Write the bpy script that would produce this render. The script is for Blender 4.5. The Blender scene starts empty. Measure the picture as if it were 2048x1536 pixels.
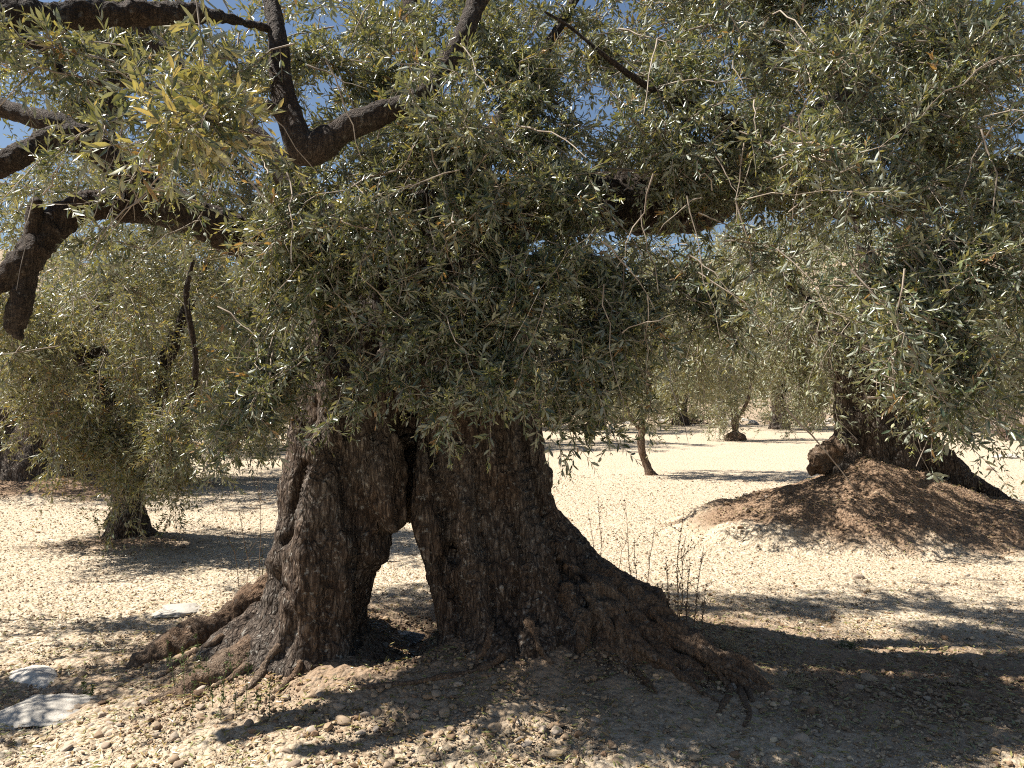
import bpy, bmesh, math, random
import numpy as np
from mathutils import Vector

SEED = 7
rng = np.random.default_rng(SEED)
random.seed(SEED)
scene = bpy.context.scene
COL = scene.collection

# ------------------------------------------------------------------ camera geometry
F = 1540.0            # focal length in photo pixels
HZ = 785.0            # photo row of the horizon
EYE = 1.6
def at(px, py, Y):
    return np.array([(px - 1024.0) / F * Y, Y, EYE + (HZ - py) / F * Y])
def proj(P):
    P = np.asarray(P, float)
    Y = np.maximum(P[..., 1], 1e-3)
    return np.stack([1024 + P[..., 0] / Y * F, HZ - (P[..., 2] - EYE) / Y * F], -1)

SUN = np.array([-0.57, 0.07, 0.80]); SUN /= np.linalg.norm(SUN)

# ------------------------------------------------------------------ noise
def _hash(ix, iy, iz, s):
    h = (ix.astype(np.int64) * 374761393 + iy.astype(np.int64) * 668265263 + iz.astype(np.int64) * 2147483647 + s * 974711) & 0xFFFFFFFF
    h = ((h ^ (h >> 13)) * 1274126177) & 0xFFFFFFFF
    h = h ^ (h >> 16)
    return (h & 0xFFFF) / 65535.0
def vnoise(p, s=0):
    """value noise, -1..1"""
    p = np.asarray(p, float)
    i = np.floor(p).astype(np.int64); f = p - i
    u = f * f * f * (f * (f * 6 - 15) + 10)
    x, y, z = i[..., 0], i[..., 1], i[..., 2]
    r = 0
    for dx in (0, 1):
        wx = u[..., 0] if dx else 1 - u[..., 0]
        for dy in (0, 1):
            wy = u[..., 1] if dy else 1 - u[..., 1]
            for dz in (0, 1):
                wz = u[..., 2] if dz else 1 - u[..., 2]
                r = r + wx * wy * wz * _hash(x + dx, y + dy, z + dz, s)
    return r * 2 - 1
def fbm(p, oct=4, s=0, gain=0.5):
    a, t, r = 1.0, 0.0, 0
    p = np.asarray(p, float)
    for k in range(oct):
        r = r + a * vnoise(p * (2.03 ** k), s + k * 17); t += a; a *= gain
    return r / t
def nrm(v):
    return v / np.maximum(np.linalg.norm(v, axis=-1, keepdims=True), 1e-9)
def smooth(a, b, x):
    t = np.clip((x - a) / (b - a), 0, 1); return t * t * (3 - 2 * t)

# ------------------------------------------------------------------ materials
def mat(name):
    m = bpy.data.materials.new(name); m.use_nodes = True
    nt = m.node_tree; nt.nodes.clear()
    out = nt.nodes.new('ShaderNodeOutputMaterial')
    return m, nt, out
def N(nt, t, **kw):
    n = nt.nodes.new(t)
    for k, v in kw.items():
        if k in n.inputs: n.inputs[k].default_value = v
        else: setattr(n, k, v)
    return n
def ramp(nt, fac, stops):
    r = nt.nodes.new('ShaderNodeValToRGB')
    el = r.color_ramp.elements
    while len(el) < len(stops): el.new(0.5)
    for e, (p, c) in zip(el, stops):
        e.position = p; e.color = (c[0], c[1], c[2], 1)
    nt.links.new(fac, r.inputs[0]); return r.outputs[0]
def mixc(nt, fac, a, b, mode='MIX'):
    m = nt.nodes.new('ShaderNodeMix'); m.data_type = 'RGBA'; m.blend_type = mode
    for sock, v in ((m.inputs[0], fac), (m.inputs[6], a), (m.inputs[7], b)):
        if hasattr(v, 'is_linked'): nt.links.new(v, sock)
        elif isinstance(v, (int, float)): sock.default_value = v
        else: sock.default_value = (v[0], v[1], v[2], 1)
    return m.outputs[2]
def mathn(nt, op, a, b=0.0):
    m = nt.nodes.new('ShaderNodeMath'); m.operation = op
    for sock, v in ((m.inputs[0], a), (m.inputs[1], b)):
        if hasattr(v, 'is_linked'): nt.links.new(v, sock)
        else: sock.default_value = v
    return m.outputs[0]
def coords(nt, scale=(1, 1, 1)):
    tc = nt.nodes.new('ShaderNodeTexCoord')
    mp = nt.nodes.new('ShaderNodeMapping'); mp.inputs['Scale'].default_value = scale
    nt.links.new(tc.outputs['Object'], mp.inputs[0]); return mp.outputs[0]
def noise_tex(nt, vec, scale, detail=4, rough=0.55, dist=0.0):
    n = N(nt, 'ShaderNodeTexNoise', Scale=scale, Detail=detail, Roughness=rough, Distortion=dist)
    nt.links.new(vec, n.inputs['Vector']); return n.outputs[0]
def voro(nt, vec, scale, feature='F1', rnd=1.0, out='Distance'):
    v = nt.nodes.new('ShaderNodeTexVoronoi'); v.feature = feature
    v.inputs['Scale'].default_value = scale; v.inputs['Randomness'].default_value = rnd
    nt.links.new(vec, v.inputs['Vector']); return v.outputs[out]
def attr(nt, name):
    a = nt.nodes.new('ShaderNodeAttribute'); a.attribute_name = name; return a.outputs['Fac']
def bump(nt, h, strength, dist):
    b = N(nt, 'ShaderNodeBump', Strength=strength, Distance=dist)
    nt.links.new(h, b.inputs['Height']); return b.outputs[0]
def principled(nt, out, color, rough=0.8, spec=0.3, normal=None):
    p = nt.nodes.new('ShaderNodeBsdfPrincipled')
    if hasattr(color, 'is_linked'): nt.links.new(color, p.inputs['Base Color'])
    else: p.inputs['Base Color'].default_value = (*color, 1)
    if hasattr(rough, 'is_linked'): nt.links.new(rough, p.inputs['Roughness'])
    else: p.inputs['Roughness'].default_value = rough
    p.inputs['Specular IOR Level'].default_value = spec
    if normal is not None: nt.links.new(normal, p.inputs['Normal'])
    if out is not None: nt.links.new(p.outputs[0], out.inputs[0])
    return p

def leaf_material(name, tops, unders, trans, tfac=0.24, rough=0.38, spec=.9):
    m, nt, out = mat(name)
    t = attr(nt, 'tint')
    top = ramp(nt, t, tops); und = ramp(nt, t, unders)
    geo = nt.nodes.new('ShaderNodeNewGeometry')
    col = mixc(nt, geo.outputs['Backfacing'], top, und)
    rg = N(nt, 'ShaderNodeMapRange'); nt.links.new(geo.outputs['Backfacing'], rg.inputs[0])
    rg.inputs['To Min'].default_value = rough; rg.inputs['To Max'].default_value = 0.65
    p = principled(nt, None, col, rg.outputs[0], spec)
    tr = nt.nodes.new('ShaderNodeBsdfTranslucent')
    tc = ramp(nt, t, trans); nt.links.new(tc, tr.inputs[0])
    mx = nt.nodes.new('ShaderNodeMixShader'); mx.inputs[0].default_value = tfac
    nt.links.new(p.outputs[0], mx.inputs[1]); nt.links.new(tr.outputs[0], mx.inputs[2])
    nt.links.new(mx.outputs[0], out.inputs[0])
    return m

M_LEAF = leaf_material('olive_leaf',
    [(0.0, (.050, .075, .040)), (.5, (.105, .134, .064)), (.85, (.25, .265, .10)), (1, (.34, .2, .08))],
    [(0.0, (.27, .295, .235)), (.5, (.32, .34, .255)), (.85, (.39, .385, .22)), (1, (.38, .25, .11))],
    [(0.0, (.18, .19, .04)), (.5, (.32, .28, .05)), (.85, (.58, .45, .08)), (1, (.5, .28, .06))], rough=.33)
M_LEAF_FAR = leaf_material('distant_leaf',
    [(0.0, (.09, .11, .055)), (.5, (.145, .16, .08)), (1, (.22, .215, .105))],
    [(0.0, (.28, .295, .20)), (.5, (.33, .335, .21)), (1, (.37, .345, .18))],
    [(0.0, (.20, .20, .04)), (.5, (.30, .26, .05)), (1, (.40, .31, .06))], rough=0.45)
M_WOODS = leaf_material('woodland_leaf',
    [(0.0, (.055, .085, .035)), (.5, (.09, .12, .05)), (1, (.16, .17, .08))],
    [(0.0, (.09, .12, .05)), (.5, (.13, .16, .07)), (1, (.19, .2, .09))],
    [(0.0, (.12, .18, .03)), (.5, (.2, .22, .04)), (1, (.28, .25, .06))], tfac=0.25, rough=0.6)
M_BUD = leaf_material('flower_bud',
    [(0, (.42, .46, .12)), (1, (.55, .56, .2))], [(0, (.42, .46, .12)), (1, (.55, .56, .2))],
    [(0, (.5, .5, .1)), (1, (.6, .55, .15))], tfac=0.3, rough=0.6)

def twig_material():
    m, nt, out = mat('twig_bark')
    v = coords(nt); n = noise_tex(nt, v, 9, 3)
    c = ramp(nt, n, [(.3, (.17, .125, .09)), (.7, (.44, .37, .29))])
    principled(nt, out, c, .75, .3); return m
M_TWIG = twig_material()

def bark_material(name, dark, mid, light, zs=0.34, sc=1.0, patch=0.0, cw=1.0):
    m, nt, out = mat(name)
    v = coords(nt, (1, 1, zs))
    warp = noise_tex(nt, v, 6 * sc, 4, .6)
    vv = nt.nodes.new('ShaderNodeVectorMath'); vv.operation = 'MULTIPLY_ADD'
    cmb = nt.nodes.new('ShaderNodeCombineXYZ')
    for i in range(3): nt.links.new(warp, cmb.inputs[i])
    nt.links.new(cmb.outputs[0], vv.inputs[0]); vv.inputs[1].default_value = (.10, .10, .10)
    nt.links.new(v, vv.inputs[2]); wv = vv.outputs[0]
    crack = voro(nt, wv, 24 * sc, 'DISTANCE_TO_EDGE')
    crack2 = voro(nt, wv, 60 * sc, 'DISTANCE_TO_EDGE')
    fib = noise_tex(nt, coords(nt, (1, 1, .12)), 75 * sc, 5, .7, .4)
    big = noise_tex(nt, coords(nt), 2.2, 4, .6)
    cr = N(nt, 'ShaderNodeMapRange'); nt.links.new(crack, cr.inputs[0]); cr.inputs['From Max'].default_value = .16
    cr2 = N(nt, 'ShaderNodeMapRange'); nt.links.new(crack2, cr2.inputs[0]); cr2.inputs['From Max'].default_value = .22
    h = mathn(nt, 'ADD', mathn(nt, 'MULTIPLY', cr.outputs[0], .55 * cw), mathn(nt, 'ADD', mathn(nt, 'MULTIPLY', cr2.outputs[0], .2), mathn(nt, 'MULTIPLY', fib, .6)))
    c = ramp(nt, fib, [(.28, dark), (.5, mid), (.72, light)])
    c = mixc(nt, mathn(nt, 'MULTIPLY', mathn(nt, 'SUBTRACT', 1.0, cr.outputs[0]), .7 * cw), c, dark)
    red = ramp(nt, big, [(.42, (1, 1, 1)), (.62, (1.0, .82, .68))])
    c = mixc(nt, .8, c, red, 'MULTIPLY')
    # pale lichen crust in patches
    lich = noise_tex(nt, coords(nt), 26, 5, .7)
    lf = N(nt, 'ShaderNodeMapRange'); nt.links.new(lich, lf.inputs[0]); lf.inputs['From Min'].default_value = .58; lf.inputs['From Max'].default_value = .7
    c = mixc(nt, mathn(nt, 'MULTIPLY', lf.outputs[0], patch), c, (.40, .38, .33))
    principled(nt, out, c, .85, .25, bump(nt, h, .9, .02))
    return m
M_BARK = bark_material('old_bark', (.017, .012, .009), (.078, .059, .045), (.28, .245, .205), patch=.85)
M_LIMB = bark_material('limb_bark', (.014, .010, .007), (.046, .033, .024), (.13, .10, .075), zs=1, sc=1.3, patch=.3, cw=.3)
M_ROOT = bark_material('root_bark', (.04, .026, .017), (.135, .094, .063), (.31, .235, .165), zs=1, sc=1.1, patch=.4, cw=.25)
M_YOUNG = bark_material('young_bark', (.06, .04, .028), (.19, .135, .095), (.33, .26, .2), sc=1.5, patch=.2)

def ground_material():
    m, nt, out = mat('gravelly_earth')
    v = coords(nt)
    soil = attr(nt, 'soil')  # real soil plus the brown painted into the right-hand shade
    n1 = noise_tex(nt, v, 1.3, 5, .6); n2 = noise_tex(nt, v, 38, 5, .7)
    cell = voro(nt, v, 42, 'F1', out='Color'); d1 = voro(nt, v, 42); d2 = voro(nt, v, 17)
    sx = nt.nodes.new('ShaderNodeSeparateColor'); nt.links.new(cell, sx.inputs[0])
    peb = ramp(nt, sx.outputs[0], [(0, (.37, .27, .175)), (.35, (.49, .395, .28)), (.7, (.57, .48, .355)), (1, (.66, .58, .46))])
    base = ramp(nt, n1, [(.3, (.48, .38, .26)), (.7, (.57, .47, .34))])
    c = mixc(nt, .6, base, peb)
    red = ramp(nt, n2, [(.3, (.10, .062, .04)), (.5, (.25, .165, .105)), (.75, (.45, .335, .23))])
    sf = N(nt, 'ShaderNodeMapRange'); sf.inputs['From Min'].default_value = .25; sf.inputs['From Max'].default_value = .75
    mixv = mathn(nt, 'ADD', soil, mathn(nt, 'MULTIPLY', mathn(nt, 'SUBTRACT', n2, .5), .9)); nt.links.new(mixv, sf.inputs[0])
    c = mixc(nt, sf.outputs[0], c, red)
    spk = ramp(nt, n2, [(.3, (.6, .52, .45)), (.5, (1, 1, 1))])
    c = mixc(nt, .55, c, spk, 'MULTIPLY')
    h = mathn(nt, 'ADD', mathn(nt, 'MULTIPLY', d1, -.8), mathn(nt, 'ADD', mathn(nt, 'MULTIPLY', d2, -.9), mathn(nt, 'MULTIPLY', n2, .9)))
    principled(nt, out, c, .95, .15, bump(nt, h, .9, .022))
    return m
M_GROUND = ground_material()

def stone_material(name, a, b, c, rough=.85, per_object=True):
    m, nt, out = mat(name)
    v = coords(nt); t = attr(nt, 'tint')
    oi = nt.nodes.new('ShaderNodeObjectInfo')
    f = mathn(nt, 'FRACT', mathn(nt, 'ADD', t, oi.outputs['Random'])) if per_object else t
    base = ramp(nt, f, [(0, a), (.5, b), (1, c)])
    n = noise_tex(nt, v, 35, 5, .65)
    sh = ramp(nt, n, [(.3, (.68, .62, .56)), (.6, (1.05, 1.03, 1))])
    col = mixc(nt, .8, base, sh, 'MULTIPLY')
    principled(nt, out, col, rough, .25, bump(nt, n, .5, .01)); return m
M_STONE = stone_material('loose_stone', (.26, .17, .105), (.40, .30, .205), (.47, .40, .33))
M_PEBBLE = stone_material('pebble', (.22, .14, .088), (.53, .42, .285), (.67, .575, .44), per_object=False)
M_WHITE = stone_material('limestone', (.42, .395, .35), (.50, .47, .42), (.55, .52, .475))
def simple(name, a, b, rough=.8, sc=20):
    m, nt, out = mat(name); n = noise_tex(nt, coords(nt), sc, 4)
    principled(nt, out, ramp(nt, n, [(.3, a), (.7, b)]), rough, .2); return m
M_DRY = simple('dry_stem', (.14, .085, .05), (.27, .18, .11))
M_STRAW = simple('straw', (.36, .27, .15), (.5, .4, .25))
M_WEED = simple('green_weed', (.06, .085, .03), (.12, .15, .05))
M_BRUSH = simple('dry_brush', (.19, .125, .095), (.33, .25, .2))

# ------------------------------------------------------------------ objects
def tag(o, label=None, cat=None, group=None, kind=None):
    if label: o['label'] = label
    if cat: o['category'] = cat
    if group: o['group'] = group
    if kind: o['kind'] = kind
    return o
def empty(name, loc=(0, 0, 0)):
    o = bpy.data.objects.new(name, None); o.empty_display_size = .2
    o.location = Vector([float(v) for v in loc]); COL.objects.link(o); return o
def link_mesh(name, me, parent=None):
    o = bpy.data.objects.new(name, me); COL.objects.link(o)
    if parent is not None:
        o.parent = parent
        if parent.type == 'EMPTY' and parent.parent is None:
            o.matrix_parent_inverse.identity()
    return o
def np_mesh(name, V, faces, mats, midx=None, tint=None, smooth_faces=True, extra=None):
    """faces: list of int arrays, each (n,3) or (n,4)"""
    me = bpy.data.meshes.new(name)
    V = np.asarray(V, np.float32)
    faces = [np.asarray(f, np.int32) for f in faces if len(f)]
    loops = np.concatenate([f.ravel() for f in faces])
    tot = np.concatenate([np.full(len(f), f.shape[1], np.int32) for f in faces])
    start = np.concatenate([[0], np.cumsum(tot)[:-1]]).astype(np.int32)
    me.vertices.add(len(V)); me.vertices.foreach_set('co', V.ravel())
    me.loops.add(len(loops)); me.loops.foreach_set('vertex_index', loops)
    me.polygons.add(len(tot)); me.polygons.foreach_set('loop_start', start); me.polygons.foreach_set('loop_total', tot)
    for m in mats: me.materials.append(m)
    if midx is not None: me.polygons.foreach_set('material_index', np.asarray(midx, np.int32))
    me.polygons.foreach_set('use_smooth', np.full(len(tot), smooth_faces, bool))
    me.update(calc_edges=True)
    for nm, arr in ((('tint', tint),) if tint is not None else ()) + tuple((extra or {}).items()):
        a = me.attributes.new(nm, 'FLOAT', 'POINT'); a.data.foreach_set('value', np.asarray(arr, np.float32))
    return me

def catmull(P, n):
    P = np.asarray(P, float)
    P = np.concatenate([[2 * P[0] - P[1]], P, [2 * P[-1] - P[-2]]])
    out = []
    for i in range(1, len(P) - 2):
        t = np.linspace(0, 1, n, endpoint=False)[:, None]
        a, b, c, d = P[i - 1], P[i], P[i + 1], P[i + 2]
        out.append(.5 * ((2 * b) + (c - a) * t + (2 * a - 5 * b + 4 * c - d) * t ** 2 + (3 * b - a - 3 * c + d) * t ** 3))
    out.append(P[-2][None]); return np.concatenate(out)

def frames(T):
    ref = np.where(np.abs(T[..., 2:3]) > .9, np.array([1., 0, 0]), np.array([0., 0, 1.]))
    U = nrm(np.cross(ref, T)); W = np.cross(T, U); return U, W
def tubes(P, R, sides):
    """P (M,K,3) polylines, R (M,K) radii -> verts, quads"""
    M, K, _ = P.shape
    T = np.gradient(P, axis=1); T = nrm(T)
    U, W = frames(T)
    # keep frames from flipping along one tube: reuse the first frame, projected
    U0 = U[:, :1]
    U = nrm(U0 - (U0 * T).sum(-1, keepdims=True) * T); W = np.cross(T, U)
    a = np.arange(sides) / sides * 2 * np.pi
    V = P[:, :, None] + R[:, :, None, None] * (np.cos(a)[None, None, :, None] * U[:, :, None] + np.sin(a)[None, None, :, None] * W[:, :, None])
    idx = np.arange(M * K * sides).reshape(M, K, sides)
    q = np.stack([idx[:, :-1], np.roll(idx, -1, 2)[:, :-1], np.roll(idx, -1, 2)[:, 1:], idx[:, 1:]], -1).reshape(-1, 4)
    return V.reshape(-1, 3), q

def strand(pts, n=8, sides=14):
    """closed capsule-like tube through [(x,y,z,r)]"""
    C = catmull(pts, n); P = C[:, :3]; R = np.maximum(C[:, 3], .004)
    V, q = tubes(P[None], R[None], sides)
    K = len(P); nv = len(V)
    V = np.concatenate([V, [P[0] - nrm(P[1] - P[0]) * R[0] * .6], [P[-1] + nrm(P[-1] - P[-2]) * R[-1] * .6]])
    r = np.arange(sides)
    t0 = np.stack([np.full(sides, nv), np.roll(r, -1), r], -1)
    b = (K - 1) * sides
    t1 = np.stack([np.full(sides, nv + 1), b + r, b + np.roll(r, -1)], -1)
    return V, q, np.concatenate([t0, t1])

def wood(name, strands, material, parent=None, voxel=.016, disp=((3.0, .03), (9, .018), (26, .007)), zscale=.35, origin=(0, 0, 0), smooth_it=6, ridge=.5, extra_fn=None):
    """union of strands, remeshed into one skin and roughened"""
    Vs, Qs, Ts, o = [], [], [], 0
    for s in strands:
        V, q, t = strand(s); Vs.append(V); Qs.append(q + o); Ts.append(t + o); o += len(V)
    me = np_mesh(name, np.concatenate(Vs), [np.concatenate(Qs), np.concatenate(Ts)], [material])
    ob = bpy.data.objects.new(name + '_tmp', me); COL.objects.link(ob)
    r = ob.modifiers.new('r', 'REMESH'); r.mode = 'VOXEL'; r.voxel_size = voxel
    sm = ob.modifiers.new('s', 'SMOOTH'); sm.iterations = smooth_it; sm.factor = .5
    dg = bpy.context.evaluated_depsgraph_get()
    new = bpy.data.meshes.new_from_object(ob.evaluated_get(dg))
    bpy.data.objects.remove(ob); bpy.data.meshes.remove(me)
    n = len(new.vertices)
    co = np.empty(n * 3, np.float32); new.vertices.foreach_get('co', co); co = co.reshape(-1, 3).astype(float)
    no = np.empty(n * 3, np.float32); new.vertices.foreach_get('normal', no); no = no.reshape(-1, 3).astype(float)
    d = np.zeros(n)
    S = np.array([1, 1, zscale])
    tw = co.copy(); tw[:, 0] += co[:, 2] * .18
    for k, (f, a) in enumerate(disp):
        w = tw + .12 / f * 3 * np.stack([vnoise(tw * f, 91 + k), vnoise(tw * f, 92 + k), vnoise(tw * f, 93 + k)], -1)
        v = vnoise(w * S * f, 31 + 7 * k)
        d += a * ((1 - ridge) * v + ridge * (1 - 2.4 * np.abs(vnoise(w * S * f * 1.3, 57 + k))))
    if extra_fn is not None: d += extra_fn(co, no)
    co = co + no * d[:, None] - np.array(origin)
    new.vertices.foreach_set('co', co.astype(np.float32).ravel()); new.update()
    new.polygons.foreach_set('use_smooth', np.ones(len(new.polygons), bool))
    new.materials.clear(); new.materials.append(material)
    new.name = name
    return link_mesh(name, new, parent)

def limb_mesh(name, pts, material, parent=None, sides=12, n=9, bumpy=.18, origin=(0, 0, 0), f=5.0):
    """one limb: a tube through [(x,y,z,r)] with knobs and furrows"""
    V, q, t = strand(pts, n, sides)
    C = catmull(pts, n); P = C[:, :3]
    Rr = np.repeat(C[:, 3], sides); Rr = np.concatenate([Rr, [C[0, 3], C[-1, 3]]])
    ctr = np.concatenate([np.repeat(P, sides, 0), [P[0], P[-1]]])
    nn = nrm(V - ctr)
    d = Rr * bumpy * (1.1 * vnoise(ctr * f + 3, 5) + .9 * vnoise(V * f * 2.2, 6)+ .7 * vnoise(V / np.maximum(Rr[:, None], .01) * .8, 8))
    me = np_mesh(name, V + nn * d[:, None] - np.array(origin), [q, t], [material])
    return link_mesh(name, me, parent)

# ------------------------------------------------------------------ foliage
class Foliage:
    def __init__(s): s.L = []; s.B = []; s.tubes = []
    def leaves(s, base, d, nor, ln, wd, tint): s.L.append((base, d, nor, ln, wd, tint))
    def sprays(s, base, dirs, length, rg, twigs=10, nl=14, leaf=.06, droop=.5, tl=(.10, .26), spread=.9, stem_r=.0035, tint0=.3, buds=0.0, twig_tubes=True, wfac=1.0):
        M = len(base)
        if M == 0: return
        K = 6
        sp = np.linspace(0, 1, K)
        length = np.asarray(length).reshape(M, 1, 1)
        wob = rg.normal(0, .05, (M, K, 3)) * sp[None, :, None]
        P = base[:, None] + dirs[:, None] * length * sp[None, :, None] + np.array([0, 0, -1.]) * length * droop * (sp ** 2)[None, :, None] + wob * length
        R = stem_r * (1.15 - .8 * sp)[None] * rg.uniform(.7, 1.4, (M, 1))
        s.tubes.append((P, R, 4))
        # twigs
        u = rg.uniform(.08, 1, (M, twigs)) * (K - 1.001)
        i = u.astype(int); f = (u - i)[..., None]
        ar = np.arange(M)[:, None]
        tb = P[ar, i] * (1 - f) + P[ar, i + 1] * f
        tt = nrm(P[ar, i + 1] - P[ar, i])
        rd = nrm(rg.normal(size=(M, twigs, 3)))
        td = nrm(tt * .7 + rd * spread + np.array([0, 0, .06]))
        tlen = rg.uniform(tl[0], tl[1], (M, twigs))
        m = M * twigs
        tb, td, tlen = tb.reshape(m, 3), td.reshape(m, 3), tlen.reshape(m)
        k2 = np.linspace(0, 1, 4)
        TP = tb[:, None] + td[:, None] * (tlen[:, None] * k2)[..., None] + np.array([0, 0, -1.]) * (tlen[:, None] * (k2 ** 2) * rg.uniform(-.1, .4, (m, 1)))[..., None]
        if twig_tubes: s.tubes.append((TP, stem_r * .42 * (1.2 - .7 * k2)[None] * np.ones((m, 1)), 3))
        # leaves in opposite pairs
        pr = nl // 2
        t = np.linspace(.12, 1.0, pr)[None] + rg.uniform(-.03, .03, (m, pr)); t = np.clip(t, .05, 1)
        uu = t * 2.999; ii = np.minimum(uu.astype(int), 2); ff = (uu - ii)[..., None]
        am = np.arange(m)[:, None]
        lb = TP[am, ii] * (1 - ff) + TP[am, ii + 1] * ff
        lt = nrm(TP[am, ii + 1] - TP[am, ii])
        U, W = frames(lt)
        ang = (np.arange(pr) % 2 * np.pi / 2)[None] + rg.uniform(0, 6.28, (m, 1)) + rg.normal(0, .3, (m, pr))
        for sgn in (1, -1):
            side = sgn * (np.cos(ang)[..., None] * U + np.sin(ang)[..., None] * W)
            op = rg.uniform(.45, 1.15, (m, pr))[..., None] * (1 - .35 * t[..., None])
            d = nrm(lt * np.cos(op) + side * np.sin(op) + rg.normal(0, .2, (m, pr, 3)))
            nn = lt - (lt * d).sum(-1, keepdims=True) * d
            nn = nrm(nn * .9 + rg.normal(0, .45, (m, pr, 3)) + np.array([0, 0, .4]))
            nn = nrm(nn - (nn * d).sum(-1, keepdims=True) * d)
            ln = leaf * rg.uniform(.6, 1.2, (m, pr)) * (1.08 - .45 * t ** 3)
            wd = ln * rg.uniform(.21, .33, (m, pr)) * wfac
            ti = np.clip(rg.normal(tint0, .2, (m, 1)) + rg.normal(0, .13, (m, pr)) + .22 * (t > .85), 0, .9)
            dead = rg.random((m, 1)) < .018
            ti = np.where(dead, 1.0, ti)
            keep = rg.random((m, pr)) < .9
            s.leaves(lb[keep], d[keep], nn[keep], ln[keep], wd[keep], ti[keep])
        if buds > 0:
            has = rg.random(m) < buds
            tb2 = TP[has][:, 3]; k = len(tb2)
            if k:
                nb = 16
                lt2 = nrm(TP[has][:, 3] - TP[has][:, 2])
                bd = nrm(rg.normal(size=(k, nb, 3)) + lt2[:, None] * .9)
                bb = tb2[:, None] - lt2[:, None] * rg.uniform(0, .03, (k, nb, 1)) + bd * rg.uniform(0, .012, (k, nb, 1))
                bn = nrm(np.cross(bd, rg.normal(size=(k, nb, 3))))
                s.B.append((bb.reshape(-1, 3), bd.reshape(-1, 3), bn.reshape(-1, 3), rg.uniform(.007, .016, k * nb), rg.uniform(.003, .006, k * nb), rg.random(k * nb)))
    @staticmethod
    def leaf_arrays(L, detail):
        base, d, nor, ln, wd, tint = [np.concatenate([np.asarray(x[i]) for x in L]) for i in range(6)]
        side = np.cross(nor, d)
        ln = ln[:, None]; wd = wd[:, None]
        n = len(base)
        h = np.random.default_rng(3).uniform(-.10, .16, (n, 1))      # curl
        def pt(t, w, drop): return base + d * ln * t + side * wd * w - nor * ln * (h * t * t) - nor * wd * drop
        if detail == 2:
            pts = [pt(0, 0, 0), pt(.32, .46, -.12), pt(.32, 0, .1), pt(.32, -.46, -.12), pt(.7, .38, -.12), pt(.7, 0, .1), pt(.7, -.38, -.12), pt(1, 0, 0)]
            f3 = [(0, 2, 1), (0, 3, 2), (4, 5, 7), (5, 6, 7)]; f4 = [(1, 2, 5, 4), (2, 3, 6, 5)]
        elif detail == 1:
            pts = [pt(0, 0, 0), pt(.42, .5, -.12), pt(.5, 0, .12), pt(.42, -.5, -.12), pt(1, 0, 0)]
            f3 = [(0, 2, 1), (0, 3, 2), (1, 2, 4), (2, 3, 4)]; f4 = []
        else:
            pts = [pt(0, 0, 0), pt(.45, .5, -.1), pt(1, 0, 0), pt(.45, -.5, -.1)]
            f3 = []; f4 = [(0, 3, 2, 1)]
        k = len(pts)
        V = np.stack(pts, 1).reshape(-1, 3)
        o = (np.arange(n) * k)[:, None]
        F3 = np.concatenate([o + np.array(f)[None] for f in f3]) if f3 else np.zeros((0, 3), int)
        F4 = np.concatenate([o + np.array(f)[None] for f in f4]) if f4 else np.zeros((0, 4), int)
        return V, F3, F4, np.repeat(tint, k)
    def build(s, name, leaf_mat, parent=None, detail=1, origin=(0, 0, 0)):
        V, F3, F4, ti = s.leaf_arrays(s.L, detail)
        Vt, Qt, o = [], [], len(V)
        for P, R, sd in s.tubes:
            v, q = tubes(P, R, sd); Vt.append(v); Qt.append(q + o); o += len(v)
        Q = np.concatenate(Qt) if Qt else np.zeros((0, 4), int)
        Vall = np.concatenate([V] + Vt) - np.array(origin)
        tint = np.concatenate([ti, np.zeros(len(Vall) - len(ti))])
        midx = np.concatenate([np.zeros(len(F3) + len(F4), int), np.ones(len(Q), int)])
        me = np_mesh(name, Vall, [F3, F4, Q], [leaf_mat, M_TWIG], midx, tint)
        return link_mesh(name, me, parent)
    def build_buds(s, name, parent=None, origin=(0, 0, 0)):
        V, F3, F4, ti = s.leaf_arrays(s.B, 0)
        me = np_mesh(name, V - np.array(origin), [F3, F4], [M_BUD], None, ti)
        return link_mesh(name, me, parent)

def ball(rg, n, inner=0.0):
    v = nrm(rg.normal(size=(n, 3))); r = (inner ** 3 + (1 - inner ** 3) * rg.random((n, 1))) ** (1 / 3)
    return v * r

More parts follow.
